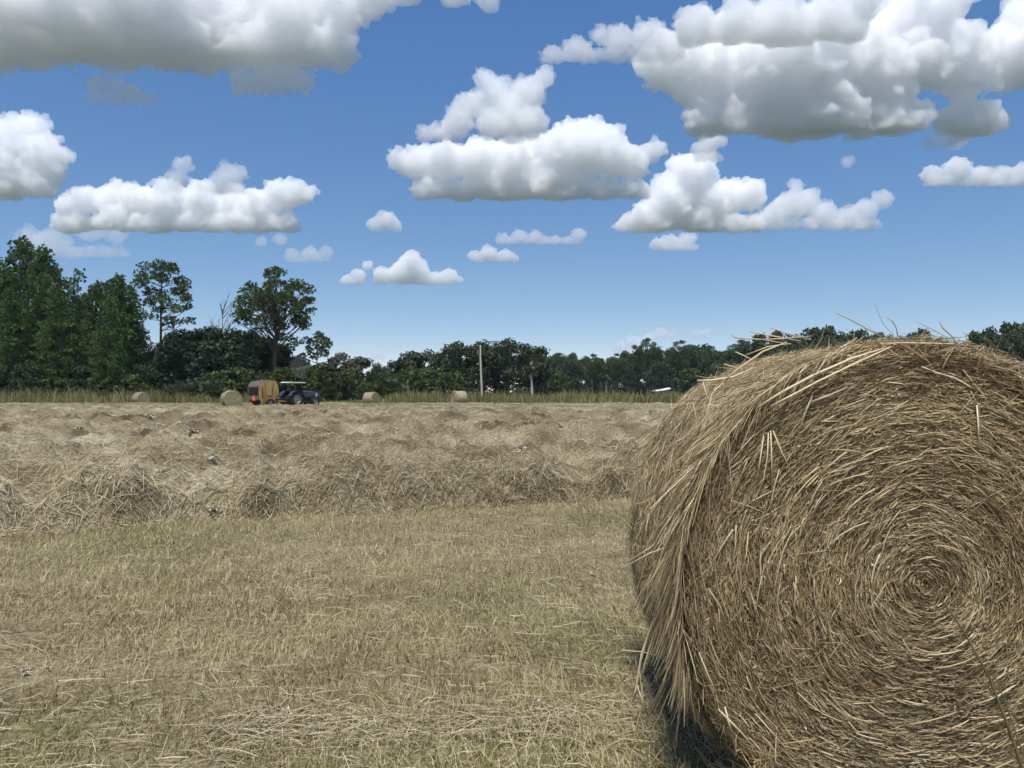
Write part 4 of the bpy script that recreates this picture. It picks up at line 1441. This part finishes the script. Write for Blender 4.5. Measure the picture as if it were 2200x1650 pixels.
    for i, q in enumerate(range(780, 1190, 24)):
        pl('shrub%d' % (i % 3), 'shrub', 'low dark shrub at the foot of the oaks and low trees', q + g2.uniform(-9, 9), 140 + g2.uniform(-3, 3), g2.uniform(1.1, 1.5), i * 1.9, 'shrub', 'shrubs at the foot of the oaks')
    # middle distance
    mid = [('oak0', 772, 135, .78, 'dark round tree right of the rust-brown tree'), ('oak1', 815, 150, .72, 'low dark tree over the palmettos, left of two'), ('oak2', 850, 150, .78, 'low dark tree over the palmettos, right of two'),
           ('oak0', 885, 148, .95, 'dark tree left of the moss-hung oaks'), ('oak1', 912, 150, .98, 'rounded tree touching the moss-hung oaks at the left')]
    for key, px, Y, s, lab in mid:
        pl(key, 'broadleaf_tree', lab, px, Y, s, px * .5)
    ok = [('oak_moss', 985, 132, 1.05, 'moss-hung live oak left of the utility pole'), ('oak_moss2', 1040, 133, 1.08, 'moss-hung live oak behind the utility pole'), ('oak_moss', 1095, 134, 1.12, 'tallest moss-hung live oak right of the utility pole'),
          ('oak_moss2', 1145, 136, 1.02, 'moss-hung live oak behind the taller cabbage palm')]
    for key, px, Y, s, lab in ok:
        pl(key, 'live_oak', lab, px, Y, s, px * .4)
    pl('palm', 'cabbage_palm', 'taller cabbage palm with pale trunk before the oaks', 1143, 118, 1.17, .3)
    pl('palm', 'cabbage_palm', 'shorter cabbage palm alone against the far wood', 1303, 130, .82, 1.9)
    pl('palm', 'cabbage_palm', 'small cabbage palm among the shrubs left of the oaks', 876, 122, .78, 3.2, sx=.7)
    # far wood on the right
    g = random.Random(8)
    tops = [(1165, 772), (1200, 762), (1250, 768), (1290, 772), (1340, 762), (1380, 748), (1430, 760), (1450, 750), (1500, 745), (1560, 748), (1600, 742), (1700, 725), (2300, 715)]
    xs, ts = [a for a, b in tops], [b for a, b in tops]
    px = 1165
    i = 0
    while px < 1640:
        for Y in (265, 292):
            q = px + g.uniform(-9, 9)
            top = np.interp(q, xs, ts) + g.uniform(-7, 12)
            h = CH + (HY - top) / F * Y
            if i % 6 == 4:
                pl('pine_round', 'pine_tree', 'distant open-crowned pine rising among the far wood', q, Y - 12, h * 1.1 / 18.4, i * 1.3, 'tree', 'pines among the far wood')
                i += 1
                continue
            pl('far%d' % (i % 3), 'broadleaf_tree', 'distant broadleaf tree in the dark wood beyond the palms', q, Y + g.uniform(-8, 8), h / 15, i * 1.3, 'tree', 'trees of the far wood at the right', sx=h / 15 * .72)
            i += 1
        px += 21
    i = 0
    px = 1630
    while px < 2330:
        q = px + g.uniform(-8, 8)
        top = np.interp(q, [1600, 1630, 1690, 1760, 1900, 2000, 2040, 2075, 2110, 2160, 2240, 2330], [735, 716, 712, 704, 712, 704, 724, 742, 706, 690, 694, 700]) + g.uniform(-4, 8)
        Y = 205 + g.uniform(-8, 8)
        h = CH + (HY - top) / F * Y
        pl('far%d' % (i % 3), 'broadleaf_tree', 'tall tree showing its crown above the big bale', q, Y, h / 15, i * 2.3, 'tree', 'trees of the wood behind the big bale', sx=h / 15 * .7)
        i += 1
        px += 36
    for q, Y in ((1230, 225), (1420, 235), (1560, 215)):
        pl('oak_moss', 'live_oak', {1230: 'pale moss-hung tree in the far wood left of the shorter palm', 1420: 'moss-hung tree in the far wood above the white roof', 1560: 'moss-hung tree of the far wood by the big bale'}[q], q, Y, 1.15, q * .1)


build_trees()


# ------------------------------------------------------------------ pole, snag and the small white things beyond the weeds
def build_pole():
    g = np.random.default_rng(2)
    Y = 121
    V, Q = tube([(.30, 0, -.3), (.22, 0, 2), (.10, 0, 4.5), (.02, 0, 7), (0, 0, 8.75)], [.19, .18, .165, .15, .14], 10)
    o = link('utility_pole', mesh_np('pole_shaft', V, Q, None, M_palebark, True), None, ((1032 - 1100) / F * Y, Y, 0))
    tag(o, 'weathered wooden utility pole standing before the moss-hung oaks', 'pole')
    bm = bmesh.new()
    bmesh.ops.create_cone(bm, cap_ends=True, segments=10, radius1=.16, radius2=.05, depth=.12)
    me = bpy.data.meshes.new('pole_cap')
    bm.to_mesh(me)
    bm.free()
    me.materials.append(M_palebark)
    link('pole_cap', me, o, (0, 0, 8.8))
    V, Q = tube([(0, 0, -.2), (.05, 0, 1.5), (0, .05, 2.8), (.08, 0, 3.5)], [.17, .15, .13, .06], 7)
    s = link('dead_snag', mesh_np('dead_snag', V, Q, None, M_palebark, True), None, ((876 - 1100) / F * 116, 116, 0))
    tag(s, 'short pale dead snag among shrubs left of the oaks', 'snag')


build_pole()


# ------------------------------------------------------------------ mesh-code bodies for machines
def bm_obj(name, bm, mat, parent, loc=(0, 0, 0), rot=(0, 0, 0), bevel=.0, smooth=False):
    if bevel:
        bmesh.ops.bevel(bm, geom=[e for e in bm.edges if e.calc_face_angle(0) > .5], offset=bevel, segments=2, affect='EDGES')
    bmesh.ops.recalc_face_normals(bm, faces=bm.faces)
    me = bpy.data.meshes.new(name)
    bm.to_mesh(me)
    bm.free()
    if smooth:
        for p in me.polygons:
            p.use_smooth = True
    me.materials.append(mat)
    o = link(name, me, parent, loc)
    o.rotation_euler = rot
    return o


def box_bm(x0, x1, y0, y1, z0, z1):
    bm = bmesh.new()
    bmesh.ops.create_cube(bm, size=1)
    for v in bm.verts:
        v.co = Vector((x0 if v.co.x < 0 else x1, y0 if v.co.y < 0 else y1, z0 if v.co.z < 0 else z1))
    return bm


def prism_bm(prof, x0, x1):
    """profile in (y, z) pulled from x0 to x1"""
    bm = bmesh.new()
    a = [bm.verts.new((x0, y, z)) for y, z in prof]
    b = [bm.verts.new((x1, y, z)) for y, z in prof]
    bm.faces.new(a)
    bm.faces.new(b[::-1])
    n = len(prof)
    for i in range(n):
        bm.faces.new((a[i], b[i], b[(i + 1) % n], a[(i + 1) % n]))
    return bm


def wheel(parent, name, x, y, r, wd, M_tyre, M_rim, lugs=18):
    """tyre (child rim, hub) with its axle along x"""
    bm = bmesh.new()
    n = 36
    prof = [(.58, -.42), (.72, -.5), (.9, -.5), (.985, -.36), (1, 0), (.985, .36), (.9, .5), (.72, .5), (.58, .42)]
    rings = []
    for i in range(n):
        a = 2 * math.pi * i / n
        rings.append([bm.verts.new((w_ * wd, math.cos(a) * r * q, math.sin(a) * r * q)) for q, w_ in prof])
    for i in range(n):
        A, B = rings[i], rings[(i + 1) % n]
        for j in range(len(prof) - 1):
            bm.faces.new((A[j], A[j + 1], B[j + 1], B[j]))
    for i in range(lugs):
        for sgn in (-1, 1):
            a = 2 * math.pi * (i + (.25 if sgn > 0 else 0)) / lugs
            m = bmesh.ops.create_cube(bm, size=1)
            for v in m['verts']:
                q = v.co.copy()
                q = Vector((q.x * wd * .5 + sgn * wd * .25, q.y * r * .09 + sgn * q.x * r * .1, q.z * r * .06 + r * 1.015))
                c, s = math.cos(a), math.sin(a)
                v.co = Vector((q.x, q.y * c - q.z * s, q.y * s + q.z * c))
    t = bm_obj(name, bm, M_tyre, parent, (x, y, r))
    bm = bmesh.new()
    bmesh.ops.create_cone(bm, cap_ends=True, segments=28, radius1=r * .6, radius2=r * .6, depth=wd * .55, matrix=Matrix.Rotation(R(90), 4, 'Y'))
    for sgn in (-1, 1):
        fs = [f for f in bm.faces if len(f.verts) > 6 and f.normal.x * sgn > .9]
        res = bmesh.ops.inset_region(bm, faces=fs, thickness=r * .08, depth=0)
        for f in fs:
            for v in f.verts:
                v.co.x -= sgn * wd * .18
    bm_obj('rim', bm, M_rim, t)
    bm = bmesh.new()
    bmesh.ops.create_cone(bm, cap_ends=True, segments=14, radius1=r * .16, radius2=r * .13, depth=wd * .6, matrix=Matrix.Rotation(R(90), 4, 'Y'))
    bm_obj('hub', bm, M_rim, t)
    return t


HEAD = R(-40)          # machines drive away to the right


def build_machines():
    M_yel = mat_plain('faded_yellow_paint', (.50, .33, .115), .55, 0, (.38, .24, .085), 2.2, .4)
    M_yel2 = mat_plain('faded_yellow_trim', (.40, .25, .085), .6, 0, (.27, .17, .065), 3, .3)
    M_dark = mat_plain('dark_rubber_belt', (.028, .024, .024), .8, 0, (.014, .012, .012), 3, .2)
    M_grey = mat_plain('weathered_grey_panel', (.15, .13, .11), .6, 0, (.10, .085, .07), 2.5, .4)
    M_tyre = mat_plain('tyre_rubber', (.022, .021, .02), .85, 0, (.045, .038, .03), 5, .2)
    M_blue = mat_plain('tractor_blue', (.022, .04, .12), .42, 0, (.05, .055, .075), 2, .5, .3)
    M_lblue = mat_plain('sunlit_blue_hood', (.30, .36, .45), .35, 0, (.13, .18, .30), 2, .5, .2)  # pale hood top: the sun on it is put into the colour
    M_black = mat_plain('black_iron', (.025, .025, .027), .6, .3, (.04, .035, .03), 4, .4)
    M_white = mat_plain('white_canopy', (.74, .74, .70), .5, 0, (.62, .61, .56), 2, .4)
    M_rim = mat_plain('pale_rim', (.42, .40, .36), .5, .2, (.28, .26, .22), 3, .4)
    M_red = mat_plain('red_reflector', (.75, .05, .04), .4, 0, (.6, .035, .03), 4, .5)
    M_org = mat_plain('orange_reflector', (.95, .24, .13), .35, 0, (.85, .2, .1), 4, .5)

    # ---------------- round baler: local +y is the driving direction, x to the right
    p = P(545, 874, 70.5)
    b = empty('round_baler', (p.x, 70.5, 0), HEAD)
    tag(b, 'faded yellow round baler with dark tailgate towed behind the tractor', 'baler')
    side = [(0, .75), (.0, 1.95), (.30, 2.32), (1.15, 2.44), (1.75, 2.40), (1.98, 1.9), (2.0, 1.2), (1.72, .70), (1.1, .32), (.55, .30), (.25, .45)]
    for s in (-1, 1):
        x = s * .93
        bm_obj('side_panel', prism_bm(side, x - .05, x + .05), M_yel, b, bevel=.03)
        # ribs and shields on the side
        for (y0, y1, z0, z1, nm) in ((.50, .57, .5, 2.25, 'side_rib'), (1.30, 1.37, .5, 2.3, 'side_rib')):
            bm_obj(nm, box_bm(x + s * .052, x + s * .12, y0, y1, z0, z1), M_yel2, b, bevel=.012)
        bm_obj('side_shield', box_bm(x + s * .053, x + s * .17, .66, 1.22, 1.05, 2.1), M_yel, b, bevel=.04)
        bm_obj('chain_cover', prism_bm([(.7, .55), (1.25, .48), (1.6, .75), (1.75, 1.5), (1.55, 1.55), (1.4, 1.0), (.72, .9)], x + s * .055, x + s * .14), M_yel2, b, bevel=.02)
        bm_obj('hydraulic_ram', box_bm(x + s * .13, x + s * .19, .2, .26, .8, 1.9), M_black, b, bevel=.01)
        wheel(b, 'wheel', s * 1.16, 1.0, .38, .27, M_tyre, M_rim, 14)
    bm_obj('chamber', prism_bm([(.06, .8), (.06, 1.9), (.34, 2.25), (1.7, 2.33), (1.9, 1.9), (1.9, 1.2), (1.0, .45), (.5, .42)], -.875, .875), M_dark, b, bevel=.02)
    bm_obj('roof_panel', prism_bm([(-.03, 1.93), (.28, 2.36), (1.2, 2.49), (1.2, 2.45), (.30, 2.32), (.0, 1.92)], -.97, .97), M_grey, b, bevel=.008)
    tg = bm_obj('tailgate', box_bm(-.88, .88, -.08, .02, .62, 1.05), M_grey, b, bevel=.03)
    bm_obj('tailgate_window', box_bm(-.83, .83, -.03, .035, 1.07, 1.78), M_dark, tg)
    bm_obj('tailgate_lip', box_bm(-.9, .9, -.07, .03, 1.80, 1.95), M_grey, tg, bevel=.02)
    for s in (-1, 1):
        bm_obj('tailgate_post', box_bm(s * .86 - .06, s * .86 + .06, -.06, .03, 1.05, 1.82), M_grey, tg, bevel=.015)

    def tri(r):
        bm = bmesh.new()
        pts = [(-.5, -.35), (-.42, -.48), (.42, -.48), (.5, -.35), (.09, .42), (-.09, .42)]
        f = bm.faces.new([bm.verts.new((x * r, 0, z * r)) for x, z in pts])
        e = bmesh.ops.extrude_face_region(bm, geom=[f])
        for v in e['geom']:
            if isinstance(v, bmesh.types.BMVert):
                v.co.y -= .014
        return bm
    sg = bm_obj('slow_vehicle_sign', tri(.62), M_red, b, (.18, -.085, .86))
    bm_obj('sign_centre', tri(.40), M_org, sg, (0, -.016, 0))
    bm_obj('reflector', box_bm(-.25, -.12, -.10, -.08, .78, .95), M_red, b, bevel=.005)
    bm_obj('pickup_reel', prism_bm([(1.35, .12), (1.6, .06), (1.95, .14), (2.15, .42), (2.0, .62), (1.6, .6)], -.85, .85), M_yel2, b, bevel=.03)
    for i in range(9):
        x = -.76 + i * .19
        bm_obj('tine', box_bm(x - .012, x + .012, 1.95, 2.3, .06, .10), M_black, b, rot=(R(10), 0, 0))
    for s in (-1, 1):
        V, Q = tube([(s * .6, 1.9, .62), (s * .3, 2.6, .52), (0, 3.35, .48)], [.07, .065, .06], 8)
        link('tongue', mesh_np('tongue', V, Q, None, M_yel, True), b)
    V, Q = tube([(0, 1.9, .8), (0, 2.6, .7), (0, 3.5, .66)], [.06, .06, .05], 8)
    link('drive_shaft', mesh_np('drive_shaft', V, Q, None, M_black, True), b)
    V, Q = tube([(.5, 1.8, 2.3), (.5, 2.1, 2.45), (.48, 2.2, 2.0)], [.03, .03, .03], 6)
    link('hose', mesh_np('hose', V, Q, None, M_black, True), b)

    # ---------------- tractor, same heading, hitched in front
    hx, hy = -math.sin(HEAD), math.cos(HEAD)
    t = empty('tractor', (p.x + hx * 3.3, 70.5 + hy * 3.3, 0), HEAD)
    tag(t, 'blue farm tractor with white canopy pulling the yellow baler', 'tractor')
    for s in (-1, 1):
        wheel(t, 'rear_wheel', s * .78, .75, .72, .42, M_tyre, M_rim, 20)
        wheel(t, 'front_wheel', s * .70, 2.95, .46, .30, M_tyre, M_rim, 16)
        fb = bmesh.new()
        n = 12
        ring = []
        for i in range(n + 1):
            a = R(10) + R(150) * i / n
            ring.append([fb.verts.new((s * .55 + dx_, .75 + math.cos(a) * rr, .72 + math.sin(a) * rr)) for dx_, rr in ((-.02 * s, .78), (.5 * s, .78), (.5 * s, .82), (-.02 * s, .82))])
        for i in range(n):
            for j in range(4):
                fb.faces.new((ring[i][j], ring[i][(j + 1) % 4], ring[i + 1][(j + 1) % 4], ring[i + 1][j]))
        fb.faces.new(ring[0])
        fb.faces.new(ring[-1][::-1])
        bm_obj('fender', fb, M_blue, t)
        bm_obj('headlight', box_bm(s * .22 - .1, s * .22 + .1, 3.62, 3.66, 1.05, 1.18), M_white, t, bevel=.015)
        V, Q = tube([(s * .52, .35, 1.2), (s * .52, .35, 2.28)], [.045, .045], 8)
        link('canopy_post', mesh_np('canopy_post', V, Q, None, M_black, True), t)
        V, Q = tube([(s * .45, 1.75, 1.3), (s * .48, 1.6, 2.28)], [.035, .035], 8)
        link('canopy_post', mesh_np('canopy_post', V, Q, None, M_black, True), t)
    bm_obj('chassis', prism_bm([(.2, .55), (.2, 1.05), (1.7, .95), (3.4, .8), (3.4, .5), (1.5, .42)], -.27, .27), M_black, t, bevel=.03)
    bm_obj('rear_axle', box_bm(-.8, .8, .62, .88, .58, .86), M_black, t, bevel=.04)
    bm_obj('front_axle', box_bm(-.68, .68, 2.86, 3.04, .38, .54), M_black, t, bevel=.03)
    hood = bm_obj('hood', prism_bm([(1.75, .98), (1.75, 1.42), (2.4, 1.44), (3.3, 1.34), (3.60, 1.22), (3.64, .95), (3.3, .9)], -.36, .36), M_blue, t, bevel=.05)
    bm_obj('hood_top', prism_bm([(1.85, 1.425), (2.4, 1.452), (3.3, 1.352), (3.58, 1.24), (3.58, 1.30), (3.3, 1.40), (2.4, 1.50), (1.85, 1.47)], -.37, .37), M_lblue, hood, bevel=.015)
    for s in (-1, 1):
        bm_obj('side_patch', box_bm(s * .362 - .01, s * .362 + .01, 3.28, 3.42, .95, 1.25), M_white, hood)
        bm_obj('side_vent', box_bm(s * .362 - .012, s * .362 + .012, 2.6, 3.2, .96, 1.08), M_black, hood)
    bm_obj('grille', box_bm(-.28, .28, 3.635, 3.66, .92, 1.04), M_black, hood, bevel=.01)
    bm_obj('loader_guard', prism_bm([(3.70, .45), (3.78, .45), (3.78, 1.25), (3.72, 1.3)], -.42, .42), M_blue, t, bevel=.02)
    bm_obj('dashboard', box_bm(-.25, .25, 1.55, 1.8, 1.0, 1.55), M_black, t, bevel=.04)
    V, Q = tube([(0, 1.6, 1.45), (0, 1.42, 1.62)], [.025, .02], 6)
    link('steering_column', mesh_np('steering_column', V, Q, None, M_black, True), t)
    bm = bmesh.new()
    ring = [[bm.verts.new(((.2 + .018 * math.cos(c)) * math.cos(a), (.2 + .018 * math.cos(c)) * math.sin(a), .018 * math.sin(c))) for c in np.linspace(0, 2 * math.pi, 7)[:-1]] for a in np.linspace(0, 2 * math.pi, 21)[:-1]]
    for i in range(20):
        for j in range(6):
            bm.faces.new((ring[i][j], ring[(i + 1) % 20][j], ring[(i + 1) % 20][(j + 1) % 6], ring[i][(j + 1) % 6]))
    bm_obj('steering_wheel', bm, M_black, t, (0, 1.42, 1.62), (R(38), 0, 0))
    st = bm_obj('seat', box_bm(-.25, .25, .75, 1.2, 1.08, 1.22), M_black, t, bevel=.05)
    bm_obj('seat_back', box_bm(-.24, .24, .66, .78, 1.2, 1.68), M_black, st, bevel=.05)
    bm_obj('canopy', prism_bm([(-.05, 2.26), (-.05, 2.31), (.15, 2.37), (1.7, 2.37), (1.9, 2.31), (1.9, 2.26)], -.68, .68), M_white, t, bevel=.02)
    V, Q = tube([(.3, 2.7, 1.4), (.3, 2.7, 2.0), (.32, 2.66, 2.12)], [.04, .04, .035], 8)
    link('exhaust_stack', mesh_np('exhaust_stack', V, Q, None, M_black, True), t)
    bm_obj('drawbar', box_bm(-.06, .06, -.05, .8, .40, .47), M_black, t)
    for s in (-1, 1):
        bm_obj('step', box_bm(s * .5 - .12, s * .5 + .12, 1.45, 1.75, .5, .54), M_black, t)
        V, Q = tube([(s * .35, .3, .6), (s * .42, -.1, .75), (s * .4, .15, 1.1)], [.03, .03, .025], 6)
        link('lift_arm', mesh_np('lift_arm', V, Q, None, M_black, True), t)

    # ---------------- thin exhaust smoke drifting above the tractor
    g = np.random.default_rng(4)
    me = blob_mesh('exhaust_smoke', [(0, 8, 14), (10, 24, 17), (-6, 38, 19), (8, 52, 17), (20, 40, 14)], g, 2.4, .5, 3, 1.0, 8, 4, 4)
    me.transform(Matrix.Scale(.034, 4))
    me.materials.append(mat_vapour('smoke', .05, (.80, .87, .96)))
    q = P(640, 806, 74)
    o = link('exhaust_smoke', me, None, (q.x, 74, q.z - .3))
    tag(o, 'thin blue-grey exhaust smoke hanging above the tractor', 'smoke', kind='stuff')


build_machines()


def build_far_things():
    M_w = mat_plain('white_sheet_metal', (.78, .78, .76), .4, 0, (.68, .68, .66), 1.5, .4)
    M_wall = mat_plain('shed_wall', (.10, .09, .08), .8, 0, (.06, .055, .05), 2, .2)
    p = P(1424, 843, 170)
    s = empty('open_shed', (p.x, 170, 0), R(8))
    tag(s, 'low open shed with white curved roof showing above the weeds', 'shed')
    prof = [(-1.5, 1.75)] + [(-1.5 + 3 * i / 8, 1.75 + .35 * math.sin(math.pi * i / 8)) for i in range(9)] + [(1.5, 1.70), (1.3, 1.62), (-1.3, 1.62), (-1.5, 1.70)]
    bm = bmesh.new()
    n = 10
    cols = []
    for i in range(n + 1):
        x = -2.1 + 3.4 * i / n
        zc = 1.75 + .55 * (i / n) ** 1.4
        cols.append([bm.verts.new((x, -1.6, zc - .12)), bm.verts.new((x, -.8, zc + .12)), bm.verts.new((x, .8, zc + .12)), bm.verts.new((x, 1.6, zc - .12)), bm.verts.new((x, 1.6, zc - .18)), bm.verts.new((x, -1.6, zc - .18))])
    for i in range(n):
        for j in range(6):
            bm.faces.new((cols[i][j], cols[i][(j + 1) % 6], cols[i + 1][(j + 1) % 6], cols[i + 1][j]))
    bm.faces.new(cols[0])
    bm.faces.new(cols[-1][::-1])
    bm_obj('roof', bm, M_w, s)
    for x in (-1.9, 1.1):
        for y in (-1.3, 1.3):
            bm_obj('post', box_bm(x - .06, x + .06, y - .06, y + .06, 0, 1.9 if x > 0 else 1.62), M_wall, s)
    p = P(1163, 843, 150)
    c = empty('white_box', (p.x, 150, 0), 0)
    tag(c, 'small white box standing in the weeds right of the taller palm', 'box')
    bm_obj('box_body', box_bm(-.62, .62, -.4, .4, 0, 1.3), M_w, c, bevel=.04)
    bm_obj('box_lid', box_bm(-.68, .68, -.45, .45, 1.303, 1.42), M_w, c, bevel=.03)


build_far_things()


# ------------------------------------------------------------------ tall weed stalks right in front of the camera
def build_front_stalks():
    g = np.random.default_rng(30)
    M = mat_plain('olive_stem', (.20, .155, .06), .6, 0, (.085, .07, .03), 20, .3)
    for k, (ln, Y, r0, lab) in enumerate([
            ([(2195, 1660), (2165, 1570), (2120, 1450), (2070, 1360), (2030, 1300), (1990, 1245)], 1.25, .0028, 'tallest thin olive weed stem leaning across the big bale'),
            ([(2200, 1640), (2160, 1520), (2130, 1440), (2095, 1385)], 1.32, .0015, 'shorter thin olive weed stem beside the tallest one')]):
        pts = [P(x, y, Y) for x, y in ln]
        base = pts[0] + (pts[0] - pts[1]) * 1.0
        b0 = Vector((base.x + .12, Y, -.01))
        full = [b0, Vector((base.x + .06, Y, base.z * .45)), base] + pts
        o = empty('weed_stem', b0)
        tag(o, lab, 'weed')
        V, Q = tube([(q - b0)[:] for q in full], np.linspace(r0 * 1.5, r0 * .3, len(full)), 7)
        link('stem', mesh_np('stem', V, Q, None, M, True), o)
        for i in range(7 if k == 0 else 4):
            f = full[3 + (i % (len(full) - 4))].lerp(full[4 + (i % (len(full) - 4))], g.random()) - b0
            a = g.uniform(-.5, .5)
            L = g.uniform(.02, .05)
            q = np.array([f[:], (f.x - .5 * L + .2 * a * L, f.y + a * L * .5, f.z + .6 * L), (f.x - .55 * L, f.y + a * L, f.z + 1.3 * L)])
            link('leaf', ribbons('leaf', q[None], np.array([[.6, .6, .2]]), np.array([.004]), np.array([[.13, .11, .04]]), M_blade, (.6, 1, .15)), o)


build_front_stalks()


# ------------------------------------------------------------------ the thin haze of a humid day
def build_haze():
    bm = box_bm(-700, 900, -40, 420, -1.2, 32)
    me = bpy.data.meshes.new('haze')
    bm.to_mesh(me)
    bm.free()
    me.materials.append(mat_vapour('humid_air', .00010, (.74, .87, 1.0)))
    tag(link('haze', me), 'thin pale humid air over the whole field', 'haze', kind='stuff')


build_haze()
